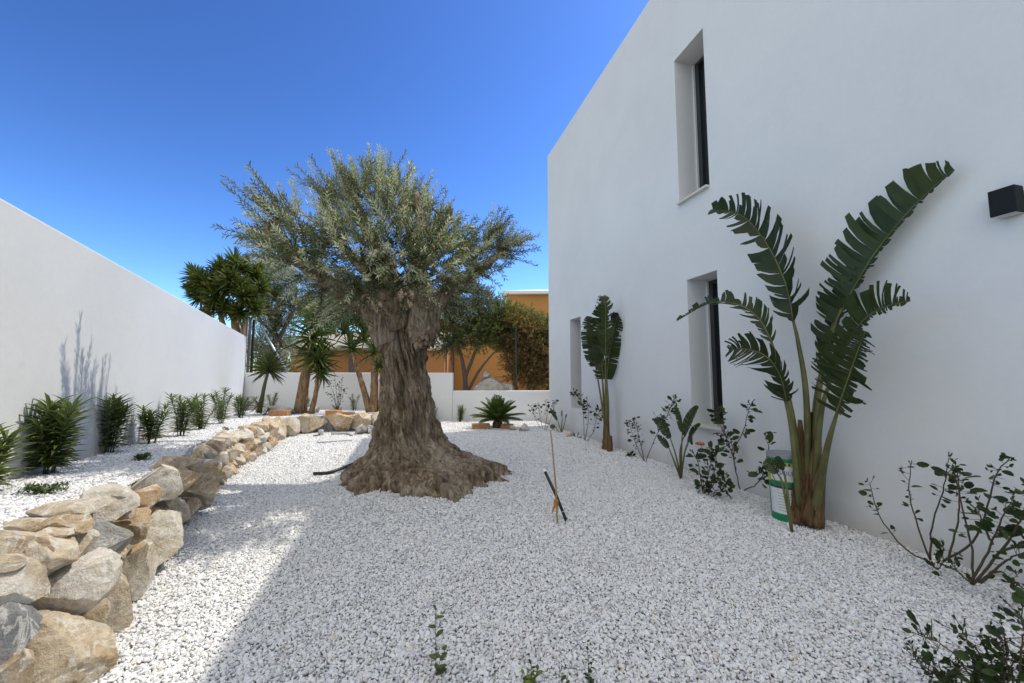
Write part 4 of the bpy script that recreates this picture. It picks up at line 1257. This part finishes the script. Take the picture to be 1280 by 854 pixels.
yucca('big many headed yucca clump rising behind the left wall', 11.6,
      [([(262, 470), (262, 410), (256, 375)], [.10, .09, .06]), ([(297, 470), (296, 420), (290, 380)], [.13, .12, .08]), ([(276, 470), (280, 420), (275, 390)], [.10, .09, .06]), ([(302, 470), (304, 410), (316, 365)], [.07, .06, .05])],
      [(246, 348, 0, 17, (-.5, 0, 1)), (252, 372, .2, 17, (-.6, 0, .5)), (262, 360, -.3, 17, (-.2, -.3, .8)), (278, 340, .1, 18, (-.2, 0, 1)), (293, 332, .2, 19, (0, 0, 1)), (303, 338, 0, 18, (.2, 0, 1)), (283, 362, -.4, 19, (0, -.6, .6)), (299, 362, -.4, 18, (.1, -.6, .6)),
       (318, 345, .2, 17, (.4, 0, 1)), (312, 375, -.2, 16, (.4, -.4, .6)), (268, 385, -.3, 15, (-.2, -.4, .7)), (283, 388, -.3, 15, (0, -.5, .5)), (246, 362, .1, 14, (-1, 0, .3)), (325, 362, 0, 15, (.6, 0, .8)), (270, 345, .3, 16, (0, 0, 1)), (286, 348, 0, 17, (0, -.3, 1)), (272, 372, -.4, 18, (-.1, -.6, .6)), (292, 352, -.5, 18, (.1, -.8, .5)), (256, 352, -.3, 17, (-.3, -.6, .6)), (306, 372, -.4, 17, (.2, -.6, .5)), (320, 388, -.2, 15, (.3, -.3, .5)), (300, 392, -.3, 15, (0, -.6, .5)), (308, 355, .1, 16, (.2, -.2, 1)), (258, 395, 0, 12, (-.4, -.4, .3))], .06, 'yucca_dark', n=95)


def leafy_tree(name, label, Y, trunk, cl, mats, lsz, ntw, cat='tree', group=None, lw_r=.35, tpl=T_DIA, bark_m='twig', up=.4, tl=(.25, .55), step=.045):
    rr = random.Random(len(label) * 31 + int(Y)); b0 = AT(*trunk[0][0][0][:2], Y)
    t_ = thing(name, label, cat, (b0.x, b0.y, b0.z), group)
    allp_ = []
    mb = MB()
    for pts, rs_ in trunk:
        P_ = [AT(p[0], p[1], Y + (p[2] if len(p) > 2 else 0)) for p in pts]
        sm = smooth_path(P_, 14); allp_ += sm; mb.tube(sm, list(np.interp(np.linspace(0, 1, 14), np.linspace(0, 1, len(rs_)), rs_)), 8, wob=.15, ws=6)
    Ts = [([], [], [], [], []) for _ in mats]
    tw_ = MB()
    for (px, py, dy, rpx, mi) in cl:
        c = AT(px, py, Y + dy); r_ = rpx * Y / F
        q0 = min(allp_, key=lambda q: (q - c).length)
        mb.tube(smooth_path([q0, q0.lerp(c, .5) + rvec(rr) * .1, c], 6), list(np.linspace(.03, .01, 6)), 5, cap=False)
        for _ in range(int(ntw * (rpx / 20) ** 2)):
            st = c + rvec(rr) * r_ * rr.uniform(.1, .9)
            d = ((st - c).normalized() * .8 + Vector((0, 0, up)) + rvec(rr) * .6).normalized(); Lt = rr.uniform(*tl)
            tw_.tube([st, st + d * Lt * .5, st + d * Lt], [.006, .004, .002], 3, cap=False)
            m_i = mi if rr.random() < .8 else rr.randrange(len(mats))
            T = Ts[m_i]
            for q in range(int(Lt / step)):
                p = st + d * step * (q + .5)
                for sg in (0, 1):
                    T[0].append(p); T[1].append(d * .6 + rvec(rr)); T[2].append(rvec(rr) + Vector((0, 0, .5))); z_ = lsz * rr.uniform(.6, 1.2); T[3].append(z_); T[4].append(z_ * lw_r)
    mb.build('trunk', M[bark_m], t_, smooth=True)
    first = None
    for k, T in enumerate(Ts):
        if T[0]:
            o = scatter('crown' if first is None else 'leaf_mass', tpl, *T[:3], T[3], T[4], M[mats[k]], t_ if first is None else first, k)
            first = first or o
    tw_.build('twigs', M['twig'], first)
    return t_


leafy_tree('grey_green_tree', 'loose grey green tree behind the back wall corner, right of the yucca clump', 13.0,
           [([(350, 490), (346, 430), (335, 380), (330, 350)], [.12, .09, .06, .04]), ([(346, 430), (365, 390), (372, 360)], [.07, .05, .03]), ([(346, 420), (325, 400), (315, 380)], [.06, .04, .03])],
           [(330, 350, 0, 17, 0), (345, 370, .3, 18, 1), (355, 345, 0, 17, 0), (335, 395, -.2, 17, 0), (352, 405, .2, 17, 1), (330, 425, 0, 15, 0), (345, 440, .2, 15, 0), (322, 375, 0, 13, 1), (345, 458, 0, 15, 0), (328, 458, .2, 14, 1), (356, 466, .3, 14, 1), (340, 470, .3, 14, 0), (322, 440, .3, 13, 0), (365, 380, 0, 15, 1), (335, 330, .2, 14, 0), (362, 430, .5, 14, 0), (336, 455, .2, 13, 0)],
           ['olive_leaf2', 'bush_green'], .08, 260, lw_r=.26)
leafy_tree('leafy_tree', 'green leafy tree with a thin forked trunk behind the wall, right of the olive trunk', 12.2,
           [([(582, 505), (581, 470), (575, 440), (566, 415)], [.09, .07, .05, .03]), ([(581, 472), (592, 445), (600, 420)], [.06, .05, .03]), ([(584, 490), (600, 462), (618, 440)], [.05, .04, .02])],
           [(560, 400, 0, 19, 0), (578, 390, .2, 19, 0), (596, 395, 0, 19, 0), (612, 405, .2, 18, 1), (590, 418, -.2, 18, 0), (570, 425, 0, 16, 0), (605, 425, 0, 16, 1), (622, 390, .3, 16, 1), (556, 430, 0, 13, 0), (560, 375, .2, 17, 0), (630, 408, .3, 18, 1), (605, 380, .3, 16, 0)],
           ['dark_green', 'bush_green'], .075, 190, lw_r=.4)
leafy_tree('large_bush', 'big untidy green and brown bush beside the house corner behind the low wall', 12.8,
           [([(660, 505), (662, 450), (655, 410)], [.07, .06, .03]), ([(665, 505), (672, 460), (680, 420)], [.06, .05, .03]), ([(650, 505), (640, 465), (630, 440)], [.06, .04, .03])],
           [(628, 412, 0, 17, 0), (640, 402, 0, 15, 0), (656, 406, .2, 16, 0), (672, 410, 0, 15, 0), (640, 410, -.2, 19, 1), (658, 415, -.3, 19, 1), (676, 420, 0, 18, 0), (640, 435, 0, 18, 1), (660, 440, 0, 19, 1), (678, 445, 0, 18, 1), (632, 425, .2, 15, 0), (650, 465, 0, 17, 1), (670, 470, 0, 18, 1), (682, 475, .2, 15, 1), (690, 414, .5, 16, 0), (692, 440, .5, 18, 1), (695, 475, .5, 18, 1)],
           ['bush_green', 'bush_brown'], .085, 260, lw_r=.32, cat='bush')
leafy_tree('dark_tree', 'dark leafy tree behind the terracotta outbuilding and the olive crown', 15.5,
           [([(440, 480), (438, 430), (430, 395)], [.14, .1, .06]), ([(438, 440), (460, 405), (470, 390)], [.08, .06, .04])],
           [(415, 400, 0, 18, 0), (435, 390, .2, 18, 0), (455, 395, 0, 18, 0), (470, 405, .2, 16, 1), (425, 380, .3, 18, 0), (450, 375, .3, 18, 0), (400, 395, 0, 15, 1), (385, 385, 0, 15, 0)],
           ['dark_green', 'bush_green'], .11, 200, lw_r=.4)

# small shrubs along the back wall
GB = 'small shrubs at the foot of the back wall'


def bed_small(label, px, py, h, sp_, nst, seed, Y=None, mat='oleander', raised=True):
    p = AT(px, py, Y or 10.9)
    return oleander(label, px, py, h, nst, sp_, seed, .10, mat, 'small_shrub', 'shrub', GB, th if raised else gh, (p.x, p.y, 0))


bed_small('light green small shrub at the back wall, right of the young dracaena', 340, 500, .48, .16, 6, 51)
bed_small('small yellowish shrub at the back wall behind the two yucca trunks', 384, 505, .36, .12, 4, 52)
bed_small('small two tiered shrub at the back wall, left of the forked yucca', 443, 505, .45, .13, 5, 53)
bed_small('small shrub peeping out from the right edge of the olive trunk', 541, 520, .46, .14, 6, 54, 11.1, raised=False)
bed_small('small rounded shrub alone before the white wall, between olive and cycad', 575, 522, .48, .15, 9, 55, 11.1, raised=False)
bed_small('low dark plant at the foot of the young dracaena', 330, 516, .16, .16, 6, 56, 9.2, 'rose')
bed_small('low leafy plant below the wispy shrub on the raised bed', 421, 512, .18, .15, 5, 57, 10.0, 'rose')
# wispy thin shrub
p0 = AT(422, 512, 10.2); ws = thing('wispy_shrub', 'wispy nearly leafless shrub in front of the back wall between the yuccas', 'shrub', (p0.x, p0.y, th(p0.x, p0.y)))
mb = MB(); T = ([], [], [], [], [])
for (x, y) in ((412, 478), (418, 470), (424, 480), (428, 468), (432, 485), (407, 490)):
    s = smooth_path([AT(422, 514, 10.2), AT((422 + x) / 2 + 1, 495, 10.15), AT(x, y, 10.1)], 10); mb.tube(s, list(np.linspace(.008, .003, 10)), 4)
    for q in range(14):
        i = R.randint(3, 9); T[0].append(s[i] + rvec() * .05); T[1].append(rvec()); T[2].append(rvec()); T[3].append(.06); T[4].append(.03)
mb.build('stems', M['twig'], ws); scatter('foliage', T_DIA, *T[:3], T[3], T[4], M['rose'], ws, 9)

# sago cycad
Ys = 9.05
sb = G(622, 535); sago = thing('sago_cycad', 'dark green sago cycad with a stiff rosette of fronds before the low white wall', 'cycad', sb)
mb = MB(); mb.tube([sb + UP * -.05, sb + UP * .1, sb + UP * .15, sb + UP * .2], [.12, .13, .11, .06], 14, wob=.25, ws=18); mb.build('trunk', M['strel_base'], sago, smooth=True)
rr = random.Random(5); T = ([], [], [], [], []); mb = MB(); top = sb + UP * .18
for k in range(46):
    f_ = k / 46; a = k * 2.4; el = rad(80 - 75 * f_ + rr.uniform(-6, 6)); L = rr.uniform(.58, .74)
    h_ = Vector((math.cos(a), math.sin(a), 0))
    s = []
    for q in range(12):
        u = q / 11; e2 = el - .55 * u
        s.append(top + (h_ * math.cos(el) + UP * math.sin(el)) * (L * u) + UP * (-.16 * L * u * u))
    mb.tube(s, list(np.linspace(.007, .002, 12)), 4, cap=False)
    for q in range(30):
        u = .12 + .88 * q / 29; i = min(10, int(u * 11)); p = s[i].lerp(s[i + 1], u * 11 - i); Tn = (s[i + 1] - s[i]).normalized()
        sd = Tn.cross(UP).normalized(); nu = sd.cross(Tn)
        ll_ = .15 * math.sin(math.pi * min(1, .15 + .85 * u)) ** .6 + .02
        for sg in (1, -1):
            T[0].append(p); T[1].append(sd * sg * .75 + Tn * .75 + nu * .35); T[2].append(nu); T[3].append(ll_); T[4].append(.012)
mb.build('frond_stalks', M['green_twig'], sago); scatter('fronds', T_DIA, *T[:3], T[3], T[4], M['sago'], sago, 4)

# ------------------------------------------------------------------ neighbours
Yb = 17.0
lb = thing('outbuilding', 'low terracotta coloured outbuilding with a weathered lean-to roof behind the back wall', 'building', AT(450, 500, Yb))
lb.location.z = -.08
a = AT(364, 436, Yb); b2 = AT(556, 436, Yb)
zw = a.z
mb = MB(); mb.box(((a.x + b2.x) / 2, Yb + 1.5, zw / 2 - .04), (b2.x - a.x, 3.0, zw + .08)); mb.build('wall', M['terra'], lb)
zr = AT(400, 417, Yb + 1.2).z
mb = MB()
A = Vector((a.x - .15, Yb - .2, zw + .03)); Bq = Vector((b2.x + .1, Yb - .2, zw + .03)); C_ = Vector((b2.x + .1, Yb + 1.6, zr + .1)); D_ = Vector((a.x - .15, Yb + 1.6, zr + .1))
dn = Vector((0, 0, -.12)); 
mb.face([A, Bq, C_, D_]); mb.face([D_ + dn, C_ + dn, Bq + dn, A + dn]); mb.face([A + dn, Bq + dn, Bq, A]); mb.face([Bq + dn, C_ + dn, C_, Bq]); mb.face([D_, C_, C_ + dn, D_ + dn]); mb.face([A, D_, D_ + dn, A + dn])
mb.build('roof', M['tileroof'], lb)
ob = thing('neighbour_house', 'ochre orange neighbouring house with a white edged roof behind the bushes', 'house', (AT(630, 490, 19).x, 19, -.08))
a = AT(530, 430, 19.0); b2 = AT(640, 430, 19.0); zw = AT(600, 400, 19).z
mb = MB(); mb.box(((a.x + b2.x) / 2, 20.5, zw / 2 - .04), (b2.x - a.x, 3, zw + .08)); mb.build('wall', M['orange'], ob)
a2 = AT(634, 430, 20); b3 = AT(720, 430, 20); z2 = AT(660, 368, 20).z
mb = MB(); mb.box(((a2.x + b3.x) / 2, 22.01, z2 / 2 - .04), (b3.x - a2.x, 4.0, z2 + .08)); mb.build('wall', M['orange'], ob)
# hipped white eave roof of the tall block
e = .25; x0, x1, y0, y1 = a2.x - e, b3.x + e, 20.01 - e, 24.0 + e
mb = MB()
mb.box(((x0 + x1) / 2, (y0 + y1) / 2, z2 + .06), (x1 - x0, y1 - y0, .14)); mb.build('eave', M['white_trim'], ob)
mb = MB(); zc = z2 + .13; xm = AT(674, 400, 20).x; ridge0 = Vector((xm, 22, zc + .55)); ridge1 = Vector((x1 - 1.0, 22, zc + .55))
c0, c1, c2, c3 = Vector((x0, y0, zc)), Vector((x1, y0, zc)), Vector((x1, y1, zc)), Vector((x0, y1, zc))
mb.face([c0, c1, ridge1, ridge0]); mb.face([c1, c2, ridge1]); mb.face([c2, c3, ridge0, ridge1]); mb.face([c3, c0, ridge0]); mb.build('roof', M['white_trim'], ob)
mb = MB(); mb.box(((a.x + b2.x) / 2, 20.4, zw + .05), (b2.x - a.x + .3, 3.3, .14)); mb.build('eave', M['white_trim'], ob)

# boulders beyond the low wall
yb = 12.0
q = AT(614, 485, 12.4); hb = rock('boulder', ROCKS[3], (q.x, 12.4, .56), (.66, .5, .64), .3, mat=STONES['white']); bake(hb)
tag(hb, 'big rounded white boulder showing above the low wall, right of the olive', 'boulder')
q = AT(607, 468, 12.4); hb = rock('boulder', ROCKS[9], (q.x, 12.4, q.z - .02), (.17, .15, .13), .1, mat=STONES['cream']); bake(hb)
tag(hb, 'squarish cream stone lying on top of the big white boulder', 'stone')
q = AT(634, 482, 12.6); hb = rock('boulder', ROCKS[6], (q.x, 12.6, .55), (.28, .28, .48), .8, mat=STONES['white']); bake(hb)
tag(hb, 'smaller white rock leaning on the right side of the big boulder', 'boulder')


# fence posts behind
def post(label, px, y0, y1, Y, r_, mat='green_post'):
    a = AT(px, y0, Y); b_ = AT(px, y1, Y); t_ = thing('fence_post', label, 'post', (a.x, Y, 0), 'fence posts behind the back wall')
    mb = MB(); mb.tube([(a.x, Y, -.08), (a.x, Y, a.z)], r_, 10); mb.build('pole', M[mat], t_, smooth=False)
    mb = MB(); mb.tube([(a.x, Y, a.z), (a.x, Y, a.z + .03)], [r_ * 1.25, r_ * .9], 10); mb.build('cap', M[mat], t_)


post('dark green fence post in front of the big brown bush', 645, 410, 490, 11.9, .025)
post('thin dark post standing where the back wall steps down', 567, 438, 490, 11.9, .025, 'frame')
post('thin dark post just right of the olive trunk, above the higher wall', 558, 432, 470, 11.9, .02, 'frame')

fp = thing('metal_fence', 'tall pale steel slat fence end standing between the left wall and back wall', 'fence', (AT(311, 466, 11.8).x, 11.8, 0))
for (px, w_, mt) in ((304.5, .05, 'frame'), (308.5, .07, 'steel'), (313, .07, 'steel'), (317.5, .06, 'frame')):
    a = AT(px, 398 + (px - 304) * .3, 11.9)
    mb = MB(); mb.box((a.x, 11.9, a.z / 2), (w_, .05, a.z + .1)); mb.build('slat', M[mt], fp, bevel=.004)
mb = MB(); mb.tube([AT(326, 408, 12.1), AT(361, 468, 12.1)], .03, 10); mb.build('brace', M['steel'], fp, smooth=True)

# ------------------------------------------------------------------ small objects
# paint bucket
bq = W(985, 636, .30); bq.z = gh(bq.x, bq.y)
bk = thing('paint_bucket', 'green and white paint bucket with grey lid behind the big strelitzia stem', 'bucket', bq)
Hb = W(985, 567, .30).z - bq.z; Rb = .138


def cyl(mb, z0, z1, r0, r1, n=48, a0=0, a1=2 * math.pi, close=False):
    b_ = len(mb.v); full = abs(a1 - a0 - 2 * math.pi) < 1e-6
    for k in range(n + (0 if full else 1)):
        a = a0 + (a1 - a0) * k / n
        mb.v.append((bq.x + r0 * math.cos(a), bq.y + r0 * math.sin(a), bq.z + z0)); mb.v.append((bq.x + r1 * math.cos(a), bq.y + r1 * math.sin(a), bq.z + z1))
    m_ = n if full else n + 1
    for k in range(n):
        i = b_ + 2 * k; j = b_ + 2 * ((k + 1) % m_)
        mb.f.append((i, j, j + 1, i + 1)); mb.m.append(0)
    if close:
        mb.f.append(tuple(b_ + 2 * k + 1 for k in range(m_))); mb.m.append(0)
        mb.f.append(tuple(b_ + 2 * k for k in range(m_))[::-1]); mb.m.append(0)


def rb(z): return Rb * (.90 + .10 * z / Hb)


mb = MB(); cyl(mb, Hb * .895, Hb * .943, Rb * 1.03, Rb * 1.03, close=True); cyl(mb, -.02, Hb * .94, rb(0), rb(Hb * .94), close=True); mb.build('body', M['bk_green'], bk, smooth=False)
mb = MB(); cyl(mb, Hb * .945, Hb, Rb * 1.05, Rb * 1.05, close=True); cyl(mb, Hb, Hb + .006, Rb * .9, Rb * .9, close=True); mb.build('lid', M['bk_lid'], bk)
fa = math.atan2(CAM.y - bq.y, CAM.x - bq.x)       # label faces the camera
lab = MB(); cyl(lab, Hb * .60, Hb * .83, rb(Hb * .60) + .002, rb(Hb * .83) + .002, 30, fa - 1.0, fa + 1.9); lab.build('upper_label', M['bk_white'], bk)
lab = MB(); cyl(lab, Hb * .12, Hb * .50, rb(Hb * .12) + .002, rb(Hb * .50) + .002, 30, fa - 1.15, fa + 1.5); lab.build('lower_label', M['bk_white'], bk)
lab = MB(); cyl(lab, Hb * .83, Hb * .885, rb(Hb * .83) + .0025, rb(Hb * .885) + .0025, 30, fa - 1.6, fa + 1.9)
cyl(lab, Hb * .58, Hb * .83, rb(Hb * .58) + .003, rb(Hb * .83) + .003, 10, fa - 1.6, fa - 1.02); cyl(lab, Hb * .60, Hb * .615, rb(Hb * .6) + .0035, rb(Hb * .615) + .0035, 30, fa - 1.0, fa + 1.9); lab.build('yellow_band', M['bk_yel'], bk)
lab = MB(); cyl(lab, Hb * .495, Hb * .525, rb(Hb * .495) + .003, rb(Hb * .525) + .003, 30, fa - 1.1, fa + 1.5)
for k in range(7):
    z_ = Hb * (.17 + .042 * k); cyl(lab, z_, z_ + .0025, rb(z_) + .003, rb(z_) + .003, 20, fa - .55, fa + R.uniform(.5, .9))
for k in range(14):
    a = fa - 1.4 + k * .22; cyl(lab, Hb * .84, Hb * .875, rb(Hb * .84) + .004, rb(Hb * .875) + .004, 2, a, a + .1)
lab.build('print', M['ink'], bk)


def text_on_bucket(txt, zc, size, mat, a_c, name):
    cu = bpy.data.curves.new(name, 'FONT'); cu.body = txt; cu.size = size; cu.align_x = 'CENTER'; cu.align_y = 'CENTER'
    ob_ = bpy.data.objects.new(name, cu); COL.objects.link(ob_)
    dg = bpy.context.evaluated_depsgraph_get(); me = bpy.data.meshes.new_from_object(ob_.evaluated_get(dg))
    bpy.data.objects.remove(ob_); bpy.data.curves.remove(cu)
    for v in me.vertices:
        z_ = zc + v.co.y; r_ = rb(z_) + .005; a = a_c + v.co.x / r_
        v.co = (bq.x + r_ * math.cos(a), bq.y + r_ * math.sin(a), bq.z + z_)
    me.materials.clear(); me.materials.append(mat)
    o = bpy.data.objects.new(name, me); COL.objects.link(o); o.parent = bk; o.matrix_parent_inverse = Matrix.Translation(bk.location).inverted()


text_on_bucket('CASOLEA', Hb * .73, .052, M['ink_blue'], fa - .1, 'lettering')
mb = MB(); hp = [Vector((bq.x + Rb * 1.06 * math.cos(fa - 1.5), bq.y + Rb * 1.06 * math.sin(fa - 1.5), bq.z + Hb * .9)),
                 Vector((bq.x + Rb * 1.12 * math.cos(fa - .4), bq.y + Rb * 1.12 * math.sin(fa - .4), bq.z + Hb * .56)),
                 Vector((bq.x + Rb * 1.12 * math.cos(fa + .6), bq.y + Rb * 1.12 * math.sin(fa + .6), bq.z + Hb * .56)),
                 Vector((bq.x + Rb * 1.06 * math.cos(fa + 1.6), bq.y + Rb * 1.06 * math.sin(fa + 1.6), bq.z + Hb * .9))]
mb.tube(smooth_path(hp, 20), .0025, 6); mb.build('handle', M['ink'], bk)

# stake with twine and black pipe
sb_ = G(697, 655); st_t = AT(688, 538, sb_.y)
stk = thing('stake', 'thin wooden cane stake with orange twine stuck upright in the gravel', 'stake', sb_)
mb = MB(); pp = smooth_path([sb_ - UP * .05, sb_.lerp(st_t, .45) + Vector((.008, 0, 0)), st_t], 14); mb.tube([p + rvec() * .002 for p in pp], list(np.linspace(.009, .006, 14)), 7); mb.build('cane', M['stake'], stk, smooth=True)
mb = MB()
kp = sb_.lerp(st_t, .22)
for k in range(5):
    mb.tube([kp + Vector((.016 * math.cos(a_), .016 * math.sin(a_), (k - 2) * .010 + .004 * math.sin(a_ * 2))) for a_ in np.linspace(0, 6.28, 12)], .005, 5)
mb.tube([kp, kp + Vector((-.02, -.02, -.03)), kp + Vector((-.035, -.02, -.075))], [.012, .01, .004], 6); mb.build('twine', M['tape'], stk, smooth=True)
pb = G(711, 653); ptp = AT(681, 589, pb.y + .12)
pipe = thing('irrigation_pipe', 'short black irrigation pipe with white end leaning across the stake', 'pipe', pb)
mb = MB(); mb.tube([pb - UP * .04, pb.lerp(ptp, .5), ptp], .0135, 12); mb.build('tube', M['black_pipe'], pipe, smooth=True)
mb = MB(); dv = (ptp - pb).normalized(); mb.tube([ptp - dv * .004, ptp + dv * .022], .0145, 12); mb.build('end_cap', M['cap'], pipe)
mb = MB(); mm = pb.lerp(ptp, .2); mb.tube([mm, mm + dv * .008], .0155, 12); mb.build('clip', M['grey_pipe'], pipe)


def lay(pts, r_, mat, name, label, cat):
    P_ = []
    for (x, y, h) in pts:
        p = G(x, y); p.z += r_ + .008 + h; P_.append(p)
    mb = MB(); mb.tube(smooth_path(P_, 20), r_, 10); return tag(mb.build(name, M[mat], None, smooth=True), label, cat)


lay([(392, 595, 0), (410, 594, .0), (428, 590, .02), (450, 583, .04)], .02, 'black_pipe', 'irrigation_hose', 'thick black hose coming out of the gravel left of the olive trunk', 'hose')
lay([(414, 544, 0), (428, 543.5, 0), (436, 544, 0), (440, 546, 0)], .02, 'grey_pipe', 'grey_hose', 'curved grey hose lying on sunlit gravel before the far stones', 'hose')
lay([(396, 554.5, 0), (415, 553.3, 0), (440, 551.5, 0)], .012, 'grey_pipe', 'grey_rod', 'straight thin grey rod lying on the sunlit gravel behind the olive', 'rod')
p = G(401, 545); gp = thing('irrigation_box', 'small grey plastic irrigation fitting on gravel at the foot of the stone wall', 'fitting', p)
mb = MB(); mb.tube([p, p + UP * .10, p + UP * .13], [.05, .055, .04], 14); mb.build('body', M['grey_pipe'], gp)
mb = MB(); mb.tube([p + Vector((0, -.04, .04)), p + Vector((-.02, -.10, .03)), p + Vector((-.1, -.12, .02))], .012, 8); mb.build('outlet', M['black_pipe'], gp, smooth=True)


def brick(label, px, py, Y, sz, rot, mat='brick', raised=True):
    p = AT(px, py, Y); z = (th if raised else gh)(p.x, p.y)
    o = rock('brick' if mat == 'brick' else 'loose_stone', ROCKS[R.randrange(16)], (0, 0, 0), (1, 1, 1), 0, mat=M['brick'])
    bpy.data.objects.remove(o)
    mb = MB(); mb.box((0, 0, 0), sz); o = mb.build('brick', M[mat], None, bevel=.012); o.location = (p.x, p.y, z + sz[2] / 2 + .005); o.rotation_euler = (0, 0, rot)
    return tag(o, label, 'brick', 'terracotta bricks lying about')


brick('terracotta brick on the raised bed left of the thick yucca', 350, 520, 9.0, (.38, .18, .13), .1)
brick('terracotta brick on the raised bed between the yuccas', 417, 518, 9.2, (.3, .2, .12), -.2)
brick('broken terracotta brick right next to the forked yucca', 435, 518, 9.4, (.3, .16, .07), .3)
brick('terracotta brick on the gravel just left of the cycad', 601, 530, 9.6, (.42, .2, .12), .15, raised=False)
brick('terracotta brick half hidden behind the right side of the cycad', 634, 530, 9.6, (.26, .2, .11), -.3, raised=False)


def loose(label, px, py, Y, size, tone, raised=True, k=0):
    p = AT(px, py, Y); z = (th if raised else gh)(p.x, p.y)
    o = rock('loose_stone', ROCKS[k], (p.x, p.y, z + size[2] * .6), size, R.uniform(0, 3), (.1, .1), STONES[tone]); bake(o)
    return tag(o, label, 'stone')


loose('pale rounded stone on the raised bed behind the terracotta brick, near the dracaena', 347, 512, 9.6, (.33, .22, .13), 'white', True, 2)
loose('grey flat stone beside the pale one on the raised bed', 361, 516, 9.5, (.2, .16, .09), 'grey', True, 5)
loose('white stone half hidden between the two yucca trunks', 390, 512, 10.0, (.18, .15, .12), 'white', True, 7)
loose('grey slab leaning at the right end of the stone wall, left of the trunk', 452, 536, 8.75, (.18, .12, .13), 'grey', False, 8)
loose('dark grey rock at the foot of the olive trunk, end of the stone wall', 466, 535, 8.8, (.16, .14, .12), 'slate', False, 11)
loose('white rock beside the dark one behind the olive trunk', 471, 540, 8.4, (.12, .12, .08), 'white', False, 12)
loose('white stone at the wall corner left of the wispy sunlit shrub', 656, 538, 9.2, (.16, .12, .11), 'white', False, 13)
loose('smaller white stone next to the cycad on the sunlit gravel', 642, 536, 9.3, (.10, .09, .07), 'white', False, 14)
loose('small brown stone by the house wall beside the dark young strelitzia', 712, 548, 8.4, (.10, .08, .06), 'tan', False, 15)

# ------------------------------------------------------------------ light
_v = (Vector((HCORNER.x, HCORNER.y, HZ)) - G(452, 549, 0)).normalized(); sun_h = Vector((_v.x, _v.y, 0)).normalized(); SE = math.asin(_v.z)
sd = Vector((sun_h.x * math.cos(SE), sun_h.y * math.cos(SE), math.sin(SE)))
sl = bpy.data.lights.new('sun', 'SUN'); sl.energy = 2.75; sl.angle = rad(.53); sl.color = (1, .93, .82)
so = bpy.data.objects.new('sun', sl); COL.objects.link(so); so.rotation_euler = (-sd).to_track_quat('-Z', 'Y').to_euler()
w = bpy.data.worlds.new('World'); sc.world = w; w.use_nodes = True
nt = w.node_tree; bg = nt.nodes['Background']
sky = nt.nodes.new('ShaderNodeTexSky'); sky.sky_type = 'NISHITA'; sky.sun_disc = False
sky.sun_elevation = SE; sky.sun_rotation = math.atan2(sun_h.x, sun_h.y)
sky.altitude = 0; sky.air_density = 1.0; sky.dust_density = .3; sky.ozone_density = 3.0
gm = nt.nodes.new('ShaderNodeGamma'); gm.inputs['Gamma'].default_value = 1.75
nt.links.new(sky.outputs[0], gm.inputs['Color'])
sc_ = mixc(nt, 1.0, gm.outputs[0], (.325, .35, .365), 'MULTIPLY')
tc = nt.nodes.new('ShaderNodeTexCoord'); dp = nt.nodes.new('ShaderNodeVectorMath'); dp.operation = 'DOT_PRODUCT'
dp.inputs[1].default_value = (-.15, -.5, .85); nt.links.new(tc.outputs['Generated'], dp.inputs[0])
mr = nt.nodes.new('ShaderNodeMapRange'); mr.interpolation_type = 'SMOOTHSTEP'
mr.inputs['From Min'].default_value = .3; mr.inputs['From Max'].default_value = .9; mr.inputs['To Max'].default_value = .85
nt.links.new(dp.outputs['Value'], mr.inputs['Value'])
# added white fill in the sky overhead and behind the camera, lifts the shade
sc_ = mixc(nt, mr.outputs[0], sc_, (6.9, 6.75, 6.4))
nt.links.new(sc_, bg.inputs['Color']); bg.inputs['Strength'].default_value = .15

sc.view_settings.view_transform = 'Standard'; sc.view_settings.look = 'None'; sc.view_settings.gamma = 1; sc.view_settings.use_curve_mapping = False
sc.view_settings.exposure = 0.42
sc.render.engine = 'CYCLES'
sc.cycles.use_denoising = True; sc.cycles.denoiser = 'OPENIMAGEDENOISE'
sc.cycles.max_bounces = 7; sc.cycles.diffuse_bounces = 4; sc.cycles.glossy_bounces = 2; sc.cycles.transmission_bounces = 3; sc.cycles.transparent_max_bounces = 4
sc.cycles.caustics_reflective = False; sc.cycles.caustics_refractive = False
sc.cycles.sample_clamp_indirect = 6
